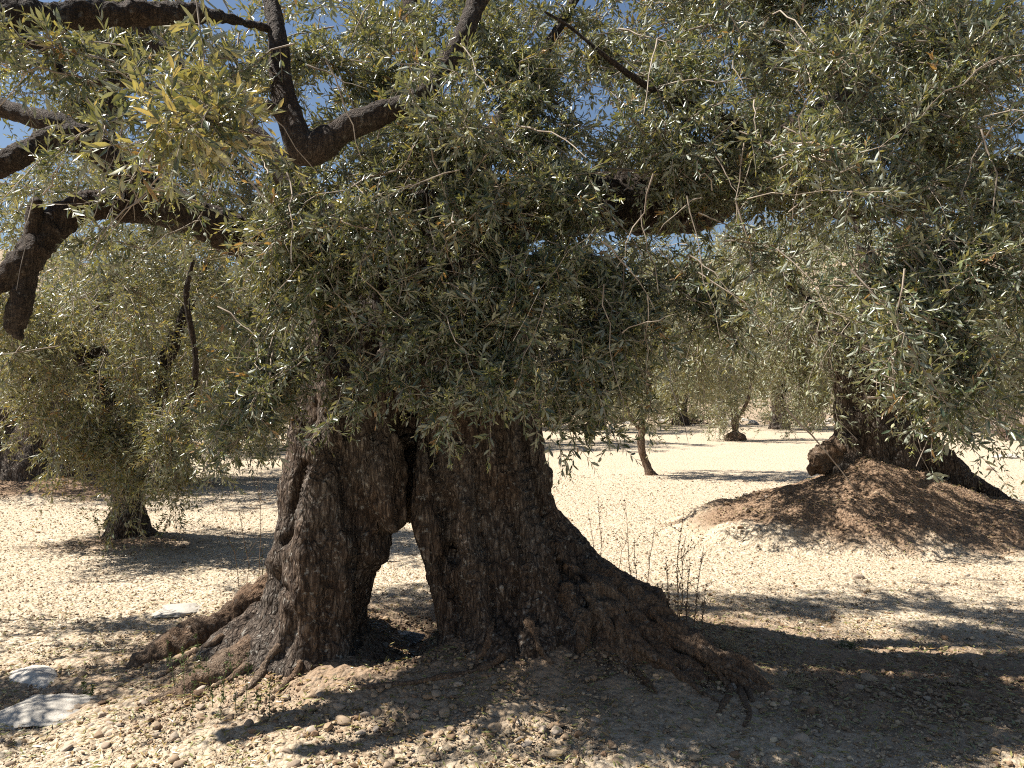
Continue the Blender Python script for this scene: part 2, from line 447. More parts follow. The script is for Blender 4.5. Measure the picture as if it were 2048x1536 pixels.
# ------------------------------------------------------------------ ground
def gz(x, y):
    x = np.asarray(x, float); y = np.asarray(y, float)
    z = .03 * fbm(np.stack([x * .5, y * .5, 0 * x], -1), 3, 3)
    # mound under the old tree
    r = np.sqrt(((x + .15) / 1.38) ** 2 + ((y - 4.5) / .95) ** 2)
    z = z + .36 * np.exp(-(r ** 2) * 1.3) + (.10 * np.exp(-(((x - .6) / .62) ** 2 + ((y - 4.5) / .42) ** 2))) + .08 * np.exp(-(((x + 1.35) / .5) ** 2 + ((y - 4.55) / .3) ** 2))
    z = z - .26 * np.exp(-(((x + .60) / .25) ** 2)) * smooth(3.95, 4.35, y) * np.exp(-np.maximum(y - 5.1, 0) ** 2 / .3)      # path worn through the arch
    # steep mound of the right hand tree
    r = np.sqrt(((x - 4.25) / 2.45) ** 2 + ((y - 9.1) / 1.6) ** 2) + .16 * fbm(np.stack([x * 1.7, y * 1.7, 0 * x], -1), 4, 62)
    z = z + .85 * np.clip(1 - r, 0, 1) ** 1.0
    # low mound of the left hand tree
    r = np.sqrt(((x + 7.9) / 3.2) ** 2 + ((y - 12.8) / 1.9) ** 2)
    z = z + .55 * np.clip(1 - r, 0, 1) ** 1.2
    # small rise at the little tree
    r = np.sqrt(((x + 4.1) / 1.0) ** 2 + ((y - 8.3) / .7) ** 2)
    z = z + .08 * np.exp(-r * r * 1.5)
    # bank and hill behind
    edge = 38 + 2.5 * vnoise(np.stack([x * .12, 0 * x, 0 * x], -1), 5)
    z = z + .9 * smooth(edge, edge + 5, y) + 22 * smooth(48, 150, y + .12 * np.abs(x)) * (1 + .25 * vnoise(np.stack([x * .02, y * .01, 0 * x], -1), 9))
    return z
def soil_and_shade(x, y):
    w = .22 * fbm(np.stack([x * 1.6, y * 1.6, 0 * x], -1), 3, 61)
    r0 = np.sqrt(((x + .1) / 2.4) ** 2 + ((y - 4.7) / 1.25) ** 2)
    s = .95 * np.exp(-(r0 ** 2) * .8)
    s = np.maximum(s, .95 * smooth(1.08, .62, w + np.sqrt(((x - 4.25) / 2.45) ** 2 + ((y - 9.1) / 1.6) ** 2)))
    s = np.maximum(s, .95 * smooth(1.1, .65, w + np.sqrt(((x + 7.9) / 3.2) ** 2 + ((y - 12.8) / 1.9) ** 2)))
    s = np.maximum(s, .75 * np.exp(-(((x + 4.0) / 1.0) ** 2 + ((y - 8.0) / .45) ** 2)))
    s = np.maximum(s, .5 * smooth(36, 40, y))
    s = np.maximum(s, .8 * np.exp(-(((x - 2.3) / 1.9) ** 2 + ((y - 4.2) / 1.0) ** 2)))  # brown soil strengthened to darken and warm the ground in the right-hand shade
    s = np.maximum(s, .55 * np.exp(-(((x + 2.3) / 1.5) ** 2 + ((y - 4.2) / .7) ** 2)))
    return s
def build_ground():
    xs = np.arange(-4.2, 5.2, .026)
    g = .03 * 1.06 ** np.arange(1, 140); ext = np.cumsum(g); ext = ext[ext < 400]
    xs = np.concatenate([xs[0] - ext[::-1], xs, xs[-1] + ext])
    ys = [-3.0]
    while ys[-1] < 600:
        y = ys[-1]; ys.append(y + (.1 if y < 2.6 else max(.02, .0055 * y) if y < 40 else .03 * y))
    ys = np.array(ys)
    X, Y = np.meshgrid(xs, ys)
    Z = gz(X, Y)
    fine = np.exp(-np.maximum(0, np.hypot(X, Y - 4) - 5) / 6)
    sa = soil_and_shade(X, Y)
    p = np.stack([X, Y, 0 * X], -1)
    Z = Z + fine * (.5 + 1.6 * sa) * (.016 * fbm(p * 5, 3, 21) + .012 * np.maximum(0, fbm(p * 15, 3, 22)) + .006 * vnoise(p * 34, 24))
    V = np.stack([X, Y, Z], -1).reshape(-1, 3)
    ny, nx = X.shape
    i = np.arange(ny * nx).reshape(ny, nx)
    q = np.stack([i[:-1, :-1], i[:-1, 1:], i[1:, 1:], i[1:, :-1]], -1).reshape(-1, 4)
    me = np_mesh('ground', V, [q], [M_GROUND], extra={'soil': sa.ravel()})
    return tag(link_mesh('ground', me), kind='structure')
build_ground()

# ------------------------------------------------------------------ the old olive tree
CX, CY = -.5, 4.8
def PR(px, py, Y, rpx): return (*at(px, py, Y), rpx * Y / F)
old = empty('olive_tree', (CX, CY, float(gz(CX, CY))))
OLD0 = np.array(old.location)
tag(old, 'ancient olive with a hollow trunk that opens in an arch onto the ground behind', 'tree')
def S(*pts): return [PR(*p) for p in pts]
trunk_strands = [
    # left leg, front to back
    S((575, 1400, 4.45, 62), (577, 1280, 4.5, 55), (592, 1160, 4.5, 50), (605, 1060, 4.5, 44), (622, 940, 4.55, 42), (640, 820, 4.65, 48), (700, 640, 4.8, 60)),
    S((620, 1400, 4.3, 64), (628, 1250, 4.3, 60), (648, 1120, 4.3, 58), (668, 980, 4.35, 56), (690, 850, 4.45, 58), (760, 650, 4.6, 80), (820, 480, 4.8, 80)),
    S((648, 1400, 4.55, 40), (668, 1260, 4.5, 42), (696, 1150, 4.45, 44), (724, 1060, 4.4, 46), (735, 950, 4.4, 58), (760, 820, 4.45, 66), (830, 650, 4.6, 80)),
    S((600, 1330, 4.95, 60), (612, 1200, 4.95, 60), (640, 1060, 4.95, 66), (670, 900, 4.95, 70), (740, 700, 5.0, 90), (820, 500, 5.0, 90)),
    S((630, 1290, 5.2, 40), (645, 1180, 5.2, 40), (685, 1040, 5.2, 54), (720, 900, 5.2, 80), (790, 700, 5.2, 90)),
    # hanging tongue over the arch
    S((735, 830, 4.35, 50), (752, 930, 4.28, 44), (772, 1000, 4.25, 36), (790, 1052, 4.25, 20)),
    # right leg
    S((948, 1390, 4.25, 44), (938, 1300, 4.3, 38), (916, 1220, 4.35, 38), (898, 1130, 4.4, 42), (870, 1040, 4.4, 46), (858, 940, 4.42, 40), (850, 820, 4.5, 44), (870, 650, 4.6, 70)),
    S((990, 1390, 4.15, 66), (985, 1270, 4.22, 62), (970, 1150, 4.28, 58), (945, 1040, 4.32, 52), (925, 920, 4.36, 50), (905, 800, 4.42, 56), (890, 600, 4.6, 80), (900, 430, 4.8, 80)),
    S((1070, 1370, 4.2, 74), (1062, 1260, 4.28, 74), (1045, 1150, 4.34, 66), (1020, 1040, 4.4, 60), (995, 920, 4.44, 56), (965, 780, 4.5, 62), (930, 600, 4.7, 80)),
    S((1150, 1330, 4.35, 76), (1125, 1240, 4.45, 72), (1092, 1150, 4.52, 62), (1068, 1050, 4.58, 48), (1050, 920, 4.6, 48), (1015, 780, 4.7, 60), (960, 560, 4.8, 80)),
    S((1030, 1290, 4.85, 90), (1010, 1180, 4.85, 88), (975, 1060, 4.85, 95), (950, 900, 4.85, 95), (920, 700, 4.9, 105), (890, 480, 4.9, 95)),
    S((1000, 1240, 5.3, 56), (990, 1130, 5.3, 56), (940, 1000, 5.25, 80), (900, 850, 5.2, 95), (880, 650, 5.2, 100)),
    # roof of the arch and core above it
    S((720, 985, 4.75, 48), (790, 955, 4.75, 46), (880, 985, 4.75, 48)),
    S((700, 900, 5.05, 60), (800, 880, 5.05, 75), (900, 900, 5.05, 70)),
    S((790, 930, 4.8, 62), (805, 800, 4.75, 72), (835, 640, 4.8, 110), (860, 470, 4.9, 110), (880, 360, 5.0, 90)),
    S((815, 1042, 4.5, 12), (813, 990, 4.5, 26), (810, 900, 4.58, 36), (820, 780, 4.6, 40), (835, 650, 4.62, 60)),
    # flare to the right
    S((1085, 1050, 4.66, 46), (1130, 1130, 4.66, 50), (1180, 1190, 4.6, 55), (1240, 1250, 4.5, 60), (1290, 1330, 4.4, 60)),
    S((540, 1240, 4.7, 40), (500, 1290, 4.6, 40), (450, 1340, 4.5, 34), (410, 1380, 4.4, 20)),
    # flare to the left
    S((590, 1230, 4.5, 50), (555, 1290, 4.4, 50), (520, 1350, 4.3, 52), (480, 1400, 4.2, 40)),
]
# furrows and ribs down the face of the trunk: line, half width in photo pixels, depth
GROOVES = [([(612, 930), (606, 1000), (600, 1060), (588, 1085)], 9, -.045), ([(630, 900), (628, 1000), (622, 1090), (610, 1200)], 16, .03),
           ([(668, 900), (690, 1000), (715, 1090)], 12, -.05), ([(655, 1060), (660, 1180), (650, 1330)], 14, -.045), ([(700, 1120), (705, 1230), (690, 1340)], 10, -.04),
           ([(590, 1180), (600, 1260), (580, 1340)], 10, -.04), ([(745, 830), (735, 920), (740, 1000)], 9, -.04), ([(812, 780), (815, 900), (806, 1040)], 16, -.07),
           ([(868, 860), (884, 960), (905, 1060), (918, 1120)], 12, -.06), ([(905, 900), (920, 1000), (942, 1100), (965, 1240)], 12, .04), ([(948, 930), (952, 1020), (985, 1120), (1000, 1250)], 11, -.055),
           ([(1000, 880), (1015, 1000), (1045, 1120), (1070, 1240)], 10, -.045), ([(1040, 860), (1066, 1010), (1110, 1140)], 9, -.035), ([(890, 1130), (915, 1230), (940, 1320)], 12, -.05),
           ([(1030, 1150), (1035, 1250), (1040, 1310)], 12, -.04), ([(1105, 1170), (1110, 1240), (1100, 1300)], 12, -.05)]
def knots(co, no):
    d = np.zeros(len(co))
    for (px, py, Y, r, a) in ((583, 1085, 4.36, .045, -.08), (583, 1085, 4.36, .10, .035), (905, 1110, 4.3, .05, -.05), (1085, 1000, 4.5, .03, -.03), (560, 1125, 4.4, .07, .03),
                              (1160, 1210, 4.35, .13, .05), (1215, 1200, 4.4, .08, .05), (1010, 1085, 4.3, .06, .03), (860, 960, 4.4, .05, -.03)):
        c = at(px, py, Y); d += a * np.exp(-((co - c) ** 2).sum(1) / (r * r))
    q = proj(co); front = smooth(.35, -.1, no[:, 1])
    for line, r, a in GROOVES:
        c = catmull(np.array(line, float), 8)
        w = 14 * vnoise(co * np.array([4, 4, 5]), 77)
        dd = np.hypot(q[:, None, 0] + w[:, None] - c[None, :, 0], q[:, None, 1] - c[None, :, 1]).min(1)
        d += a * np.exp(-(dd / r) ** 2) * front
    d += .07 * np.exp(-np.maximum(co[:, 2] - gz(co[:, 0], co[:, 1]), 0) / .10) * (1 - np.exp(-((q[:, 0] - 805) / 105) ** 2))
    # lumpy, root-bound base
    low = np.clip((.42 - co[:, 2]) / .4, 0, 1) * smooth(.1, .8, co[:, 0])
    d += low * (.035 * vnoise(co * 11, 71) + .02 * vnoise(co * 27, 72))
    return d
wood('trunk', trunk_strands, M_BARK, old, voxel=.0125, disp=((2.6, .05), (6.5, .042), (17, .014), (46, .0045)), zscale=.26, origin=OLD0, extra_fn=knots)
# surface roots
RO = dict(voxel=.010, disp=((5, .028), (12, .022), (28, .010), (55, .004)), zscale=.7, origin=OLD0, smooth_it=4)
wood('root', [S((1150, 1150, 4.6, 50), (1230, 1195, 4.5, 52), (1320, 1260, 4.35, 46), (1400, 1315, 4.2, 36), (1460, 1340, 4.1, 34), (1512, 1385, 4.02, 28), (1560, 1428, 3.95, 17), (1590, 1450, 3.92, 7)),
              S((1290, 1240, 4.42, 34), (1350, 1290, 4.3, 26), (1420, 1330, 4.22, 18), (1500, 1372, 4.15, 10)),
              S((1440, 1350, 4.1, 26), (1452, 1400, 4.02, 26), (1440, 1440, 3.95, 16))], M_ROOT, old, **RO)
wood('root', [S((1200, 1215, 4.3, 44), (1228, 1265, 4.22, 38), (1270, 1310, 4.12, 30), (1330, 1350, 4.05, 22), (1400, 1392, 3.98, 16), (1430, 1420, 3.95, 10)),
              S((1160, 1230, 4.22, 26), (1158, 1270, 4.15, 22), (1170, 1320, 4.08, 12)),
              S((1230, 1270, 4.2, 26), (1240, 1320, 4.08, 20), (1250, 1360, 4.0, 12))], M_ROOT, old, **RO)
wood('root', [S((1120, 1190, 4.35, 40), (1140, 1240, 4.25, 34), (1150, 1290, 4.15, 22)), S((1180, 1180, 4.4, 46), (1200, 1240, 4.3, 40), (1205, 1300, 4.12, 20)),
              S((1255, 1240, 4.35, 40), (1310, 1300, 4.2, 32), (1360, 1345, 4.1, 22), (1395, 1370, 4.05, 12)), S((1210, 1270, 4.2, 26), (1205, 1320, 4.08, 18), (1180, 1360, 4.0, 9)),
              S((1290, 1310, 4.15, 22), (1300, 1360, 4.02, 18), (1320, 1400, 3.95, 9)), S((1370, 1330, 4.12, 24), (1385, 1380, 4.0, 18), (1400, 1420, 3.93, 9))], M_ROOT, old, **RO)
wood('root', [S((1230, 1180, 5.0, 34), (1290, 1200, 5.0, 26), (1320, 1240, 4.9, 20), (1350, 1290, 4.8, 12))], M_ROOT, old, **RO)
wood('root', [S((560, 1170, 5.0, 34), (500, 1205, 4.95, 30), (440, 1250, 4.85, 27), (380, 1278, 4.72, 28), (310, 1318, 4.55, 24), (235, 1362, 4.42, 16), (180, 1395, 4.35, 8)),
              S((430, 1262, 4.85, 18), (400, 1310, 4.7, 14), (350, 1360, 4.55, 8))], M_ROOT, old, **RO)
wood('root', [S((530, 1310, 4.35, 50), (470, 1340, 4.22, 42), (410, 1376, 4.1, 36), (340, 1412, 4.0, 30), (270, 1442, 3.92, 23), (190, 1478, 3.86, 13), (130, 1505, 3.82, 6)),
              S((480, 1360, 4.15, 26), (450, 1410, 4.02, 20), (420, 1445, 3.95, 12))], M_ROOT, old, **RO)
bpy.context.view_layer.update(); DG = bpy.context.evaluated_depsgraph_get()
def on_surface(px, py, rpx):
    """point on the trunk, roots or ground seen along that direction, sunk a little so the rootlet sits in it"""
    d = at(px, py, 4.0) - np.array([0, 0, EYE]); d = d / np.linalg.norm(d)
    hit, loc, no, *_ = scene.ray_cast(DG, Vector((0, 0, EYE)), Vector([float(v) for v in d]))
    if not hit: return None
    r = rpx * loc.y / F
    return (loc.x + no.x * r * .1, loc.y + no.y * r * .1, loc.z + no.z * r * .1, r)
for line in ([(1130, 1130, 9), (1190, 1165, 12), (1260, 1210, 13), (1330, 1270, 13), (1400, 1310, 12), (1470, 1355, 10), (1505, 1400, 7)], [(1162, 1225, 6), (1158, 1290, 9), (1150, 1330, 5)], [(1235, 1230, 6), (1245, 1290, 8), (1262, 1345, 4)],
             [(1270, 1290, 7), (1330, 1330, 8), (1390, 1370, 7), (1430, 1400, 4)], [(1200, 1300, 8), (1260, 1335, 7), (1310, 1385, 4)], [(1430, 1330, 8), (1455, 1380, 8), (1440, 1425, 4)], [(1480, 1370, 7), (1500, 1420, 7), (1490, 1450, 4)],
             [(500, 1330, 8), (430, 1375, 9), (370, 1410, 7), (310, 1440, 4)], [(560, 1290, 7), (530, 1340, 9), (480, 1390, 5)], [(600, 1320, 7), (588, 1350, 8), (560, 1385, 4)], [(990, 1240, 7), (975, 1295, 9), (955, 1335, 5)],
             [(1060, 1240, 8), (1078, 1290, 9), (1100, 1325, 4)], [(1300, 1220, 7), (1370, 1280, 8), (1440, 1320, 7), (1520, 1365, 4)], [(450, 1270, 6), (390, 1305, 7), (330, 1350, 4)], [(1180, 1190, 9), (1210, 1250, 10), (1225, 1310, 8), (1215, 1350, 4)],
             [(1008, 1308, 8), (965, 1334, 8), (900, 1352, 7), (820, 1365, 6), (740, 1372, 5), (692, 1372, 3)]):
    pts = []
    for a_, b_ in zip(line[:-1], line[1:]):
        for t_ in (0, .5): pts.append([a_[i] + (b_[i] - a_[i]) * t_ for i in range(3)])
    pts.append(line[-1]); pts = [on_surface(p[0] + random.uniform(-6, 6), p[1], p[2] * random.uniform(.8, 1.15)) for p in pts]
    pts = [p for p in pts if p and p[1] < 5.2]
    if len(pts) > 2: limb_mesh('root', pts, M_ROOT, old, origin=OLD0, bumpy=.45, sides=9, n=5, f=9.0)

# limbs and branches
def rough_limb(name, pts, sides=0, bumpy=0, **kw):
    return wood(name, [pts], M_LIMB, old, voxel=.0105, disp=((5, .015), (14, .013), (30, .008), (60, .004)), zscale=.8, origin=OLD0, smooth_it=3)
LM = dict(material=M_LIMB, parent=old, origin=OLD0)
def L(*pts): return [PR(*p) for p in pts]
rough_limb('limb', L((880, 520, 4.9, 90), (980, 450, 4.8, 78), (1080, 412, 4.75, 62), (1200, 405, 4.75, 60), (1310, 405, 4.75, 60), (1400, 400, 4.8, 58), (1470, 360, 4.9, 46), (1560, 290, 5.0, 36), (1680, 200, 5.1, 30), (1780, 100, 5.2, 26), (1840, -60, 5.4, 22)), sides=18, bumpy=.13, **LM)
limb_mesh('limb', L((1420, 400, 4.8, 40), (1560, 372, 4.7, 22), (1680, 425, 4.6, 14), (1780, 420, 4.5, 13), (1900, 385, 4.4, 13), (2000, 330, 4.3, 12), (2120, 300, 4.2, 10)), **LM)
rough_limb('limb', L((820, 560, 4.8, 90), (700, 530, 4.7, 66), (560, 510, 4.5, 46), (430, 450, 4.3, 38), (330, 400, 4.15, 34), (240, 340, 4.0, 31), (170, 280, 3.9, 27), (90, 282, 3.8, 22), (0, 330, 3.7, 19), (-120, 410, 3.6, 18)), sides=16, bumpy=.13, **LM)
limb_mesh('limb', L((175, 285, 3.9, 28), (110, 245, 3.9, 22), (40, 225, 3.95, 19), (-60, 190, 4.0, 17), (-200, 120, 4.1, 14)), **LM)
rough_limb('limb', L((400, 440, 4.3, 34), (290, 410, 4.2, 32), (180, 412, 4.05, 28), (100, 455, 3.95, 30), (45, 530, 3.85, 27), (-20, 575, 3.8, 22), (-120, 600, 3.7, 20)), bumpy=.15, **LM)
rough_limb('branch_stub', L((62, 490, 3.9, 24), (52, 540, 3.87, 20), (44, 590, 3.85, 22), (34, 625, 3.84, 23), (30, 655, 3.84, 17), (38, 676, 3.84, 7)), bumpy=.22, **LM)
limb_mesh('branch_stub', L((72, 480, 3.9, 18), (68, 430, 3.88, 16), (70, 400, 3.86, 10)), bumpy=.2, **LM)
rough_limb('limb', L((560, 60, 3.6, 4), (440, 30, 3.4, 11), (330, 22, 3.3, 19), (200, 25, 3.15, 22), (80, 30, 3.0, 27), (-40, 20, 2.9, 34), (-200, -40, 2.8, 34)), bumpy=.16, **LM)
limb_mesh('branch', L((20, 40, 3.0, 30), (50, 75, 2.95, 20), (80, 90, 2.92, 12), (110, 130, 2.9, 11), (150, 158, 2.88, 10), (220, 162, 2.86, 8), (300, 172, 2.84, 7), (360, 200, 2.82, 5), (450, 228, 2.8, 3.5), (520, 268, 2.8, 2)), bumpy=.2, sides=8, **LM)
limb_mesh('branch', L((215, 160, 2.86, 6), (222, 250, 2.84, 4), (238, 320, 2.82, 2.5)), sides=6, **LM)
# forked limb with the pale scarred elbow
wood('limb', [L((1000, -120, 4.0, 26), (955, 0, 3.85, 20), (900, 110, 3.7, 20), (840, 190, 3.6, 21), (770, 222, 3.55, 23), (690, 255, 3.5, 25), (640, 290, 3.46, 30), (608, 312, 3.44, 24)),
              L((520, -90, 3.75, 10), (540, 0, 3.65, 14), (553, 80, 3.56, 19), (562, 170, 3.5, 23), (580, 240, 3.46, 25), (602, 300, 3.44, 28), (612, 322, 3.44, 18)),
              L((575, 240, 3.46, 14), (545, 215, 3.42, 10), (522, 203, 3.4, 7))], M_LIMB, old, voxel=.009, disp=((8, .008), (22, .006), (50, .003)), zscale=.5, origin=OLD0, smooth_it=3)
limb_mesh('branch', L((1090, 20, 4.0, 2), (1140, 50, 4.0, 4), (1200, 100, 4.0, 5.5), (1280, 160, 4.05, 7), (1350, 195, 4.1, 8), (1430, 225, 4.2, 9), (1500, 270, 4.5, 12), (1540, 320, 4.9, 14)), sides=8, **LM)
limb_mesh('branch', L((1935, -120, 4.6, 17), (1920, 0, 4.6, 16), (1918, 90, 4.6, 14), (1905, 170, 4.6, 12), (1885, 250, 4.6, 11), (1870, 330, 4.6, 12), (1880, 392, 4.5, 12)), sides=8, **LM)
limb_mesh('branch', L((870, 480, 4.5, 8), (900, 380, 4.2, 7), (930, 320, 4.0, 5), (900, 260, 3.9, 4)), sides=6, **LM)
limb_mesh('branch', L((850, 600, 4.3, 6), (842, 520, 4.1, 6), (848, 440, 4.0, 6), (856, 360, 3.9, 5)), sides=6, **LM)
# limbs above the frame that carry the top of the crown
limb_mesh('limb', L((880, 420, 4.9, 70), (860, 250, 5.0, 34), (830, 60, 5.2, 20), (800, -150, 5.3, 14)), **LM)
limb_mesh('limb', L((900, 420, 5.0, 60), (980, 280, 5.1, 24), (1080, 120, 5.2, 13), (1180, -60, 5.4, 9)), **LM)
limb_mesh('limb', L((700, 520, 4.8, 60), (560, 330, 4.9, 32), (400, 180, 5.0, 22), (250, 20, 5.0, 14)), **LM)

# ---- crown: sprays hung in the volumes the crown fills
fo = Foliage(); fr = Foliage()
def lit_zone(P):
    """ground spots that stay in the sun: True where the shade of P would fall on one"""
    z = np.maximum(P[:, 2] - .05, 0)
    g = P - SUN[None] * (z / SUN[2])[:, None]
    q = proj(np.stack([g[:, 0], g[:, 1], np.full(len(g), .05)], -1))
    u, v = q[:, 0], q[:, 1]
    a = (v > 1462 + .06 * np.abs(u - 900)) & (v < 1600) & (u > 560) & (u < 1440)
    b = (v < 1215) & (u < 560)
    c = (v < 1180) & (u > 1130)
    d = (v > 1210) & (v < 1330) & (u > -300) & (u < 60)
    e = (v > 1290) & (v < 1400) & (u > 930) & (u < 1090)
    f_ = (fbm(np.stack([g[:, 0] * 1.1, g[:, 1] * 2.6, 0 * u], -1), 2, 88) > .0) & (v > 1180) & (v < 1540) & (u > -100) & (u < 2150)
    h_ = (v > 1375) & (v < 1470) & (u > -60) & (u < 210) & (fbm(np.stack([g[:, 0] * 3, g[:, 1] * 5, 0 * u], -1), 2, 89) > -.15)
    return a | b | c | d | e | f_ | h_
CLEAR = [([(610, 330, 3.44), (660, 275, 3.48), (720, 245, 3.52), (800, 212, 3.6)], 80), ([(550, 40, 3.6), (565, 170, 3.5), (600, 310, 3.44)], 100),
         ([(420, 450, 4.3), (300, 390, 4.1), (170, 290, 3.9), (60, 280, 3.8), (-60, 350, 3.7)], 100), ([(180, 415, 4.0), (80, 480, 3.9), (35, 660, 3.84)], 110), ([(0, 30, 3), (300, 25, 3.2)], 70),
         ([(1240, 390, 4.75), (1300, 400, 4.8), (1450, 385, 4.8)], 45), ([(30, 60, 3), (110, 130, 2.9), (300, 172, 2.84)], 60)]
FLANK = [at(572, v, 4.42) for v in (900, 950, 1000, 1050, 1100, 1140)]
def shades_flank(P, rad=.33):
    r = np.zeros(len(P), bool)
    for c in FLANK:
        v = P - c; t = v @ SUN
        r |= (np.linalg.norm(v - t[:, None] * SUN, axis=1) < rad) & (t > .1)
    return r
LIT = [at(u, v, 3.45) for u in range(1450, 2000, 90) for v in range(60, 560, 95)] + [at(u, v, 3.8) for u in (480, 550, 620) for v in (600, 680, 760, 830)] + [at(u, v, 3.9) for u in range(1050, 1400, 100) for v in (40, 130, 220)]
def shades_lit(P):
    r = np.zeros(len(P), bool)
    for c in LIT:
        v = P - c; t = v @ SUN
        r |= (np.linalg.norm(v - t[:, None] * SUN, axis=1) < .2) & (t > .42)
    return r
DENS = .62
def vol(px, py, Y, rx, ry, rY, n, keep_lit=.88, down=.35, clump=.55, seed=0, target=fo, clear=True, free=False, **kw):
    n = max(4, int(n * DENS)); down = down * .6
    rg = np.random.default_rng(1000 + seed + int(px) * 7 + int(py))
    nc = max(3, n // 13)
    ctr = ball(rg, nc)
    c = ctr[rg.integers(0, nc, n)] * .92 + rg.normal(0, .15, (n, 3)) * clump
    fre = rg.random(n) < .24
    c[fre] = ball(rg, int(fre.sum()))
    Yd = Y + c[:, 1] * rY
    P = np.stack([(px + c[:, 0] * rx - 1024) / F * Yd, Yd, EYE + (HZ - (py + c[:, 2] * -ry)) / F * Yd], -1)
    drop = lit_zone(P) & (rg.random(n) < keep_lit)
    drop |= shades_flank(P) & (rg.random(n) < .9)
    if not free: drop |= shades_lit(P) & (rg.random(n) < .7)
    for line, rad in (CLEAR if clear else ()):
        m_ = catmull(np.array(line, float), 6)
        pq = proj(P - np.array([0, 0, .06]))
        dd = np.hypot(pq[:, None, 0] - m_[None, :, 0], pq[:, None, 1] - m_[None, :, 1])
        j = dd.argmin(1)
        drop |= (dd.min(1) < rad * .7 * 3.4 / P[:, 1]) & (P[:, 1] < m_[j, 2] + .12) & (rg.random(n) < .93)
    P = P[~drop]; n = len(P)
    out = P - np.array([-.4, 4.9, 2.6]); out[:, 2] *= .4
    d = nrm(nrm(out) * .8 + rg.normal(0, .55, (n, 3)) + np.array([0, -.15, -down]))
    Ls = rg.uniform(.28, .62, n)
    a = dict(twigs=12, nl=12, leaf=.05, droop=.2, buds=.16, tl=(.07, .2), spread=1.3)
    a.update(kw)
    target.sprays(P - d * Ls[:, None] * .5, d, Ls, rg, **a)
# px, py, Y, rx, ry, rY, sprays
# thin sunny layer towards the viewer
vol(840, 590, 3.8, 320, 180, .28, 215, keep_lit=.5)   # curtain in front of the trunk
vol(840, 420, 3.95, 380, 160, .4, 210, keep_lit=.5)
vol(1130, 640, 3.95, 165, 200, .35, 120, keep_lit=.5)
vol(1150, 800, 3.75, 75, 100, .22, 26, down=.9)
vol(580, 670, 4.05, 150, 150, .25, 115, keep_lit=.35, free=True)
vol(510, 785, 3.95, 90, 60, .2, 34, down=.6, keep_lit=.35, free=True)
vol(700, 735, 3.8, 170, 60, .2, 40, down=.6, keep_lit=.35)
vol(960, 765, 3.8, 160, 70, .22, 38, down=.6, keep_lit=.35)
vol(650, 470, 3.9, 170, 150, .3, 90, keep_lit=.35, free=True)
vol(700, 180, 4.2, 400, 210, .5, 190)
vol(260, 160, 3.6, 330, 200, .6, 140, leaf=.054)
vol(300, 400, 3.9, 230, 170, .4, 75)
vol(330, 370, 3.5, 230, 110, .25, 44, clear=False)
vol(130, 480, 3.4, 120, 150, .2, 10, clear=False)
vol(120, 250, 3.5, 150, 90, .2, 20, clear=False)
vol(100, 90, 2.75, 200, 80, .2, 14, clear=False)
vol(900, 170, 3.4, 130, 110, .2, 22, clear=False)
vol(1270, 390, 4.2, 210, 90, .25, 40, clear=False)
vol(1560, 300, 4.2, 160, 120, .3, 36, clear=False)
vol(80, 330, 2.5, 190, 190, .3, 12, leaf=.06)
vol(330, 150, 2.6, 240, 150, .3, 20, leaf=.06, tint0=.6)
vol(1290, 150, 4.2, 330, 210, .45, 190)
vol(1290, 560, 4.2, 200, 110, .4, 84)
vol(1700, 190, 3.8, 330, 230, .45, 230)
vol(1950, 330, 3.6, 180, 260, .4, 110)
vol(1680, 330, 3.5, 220, 120, .3, 90)
vol(1760, 520, 3.4, 230, 90, .3, 62, down=.8)
vol(1950, 600, 3.3, 140, 160, .35, 55, down=.9)
vol(1820, 690, 3.2, 150, 110, .3, 24, down=1.0)
vol(1760, 740, 3.4, 150, 70, .3, 12)
vol(1920, 800, 3.15, 60, 60, .2, 6, down=1.0)
vol(1500, 560, 3.8, 110, 120, .4, 24, down=.9)
# shaded back of the crown, seen through the gaps
BK = dict(leaf=.056, tl=(.1, .26))
vol(300, 10, 5.6, 380, 110, .6, 130, **BK)
vol(800, 0, 5.8, 320, 100, .6, 100, **BK)
vol(1250, 10, 5.6, 300, 110, .6, 120, **BK)
vol(1700, 10, 5.4, 420, 120, .6, 190, **BK)
vol(250, 420, 6.2, 330, 110, .6, 100, **BK)
vol(40, 480, 6.2, 180, 110, .5, 50, **BK)
vol(560, 330, 6.0, 220, 120, .5, 80, **BK)
vol(1040, 130, 4.4, 120, 150, .3, 26, clear=False)
vol(880, 60, 4.6, 160, 110, .3, 34, clear=False)
vol(1960, 90, 4.4, 160, 160, .4, 60)
vol(700, 330, 6.2, 420, 160, .6, 120, **BK)
vol(350, 150, 6.2, 380, 190, .7, 170, **BK)
vol(20, 150, 5.8, 260, 250, .7, 120, **BK)
vol(150, 330, 5.6, 260, 200, .6, 90, **BK)
vol(60, 660, 5.6, 200, 160, .5, 30, **BK)
vol(760, 90, 6.4, 330, 170, .7, 130, **BK)
vol(1200, 230, 6.3, 260, 190, .7, 110, **BK)
vol(1000, 60, 6.2, 110, 160, .5, 14, **BK)
vol(1480, 140, 6.3, 330, 190, .7, 180, **BK)
vol(1840, 160, 6.3, 330, 200, .7, 190, **BK)
vol(1850, 330, 5.8, 260, 90, .6, 60, **BK)
vol(1250, 330, 5.6, 220, 80, .5, 60, **BK)
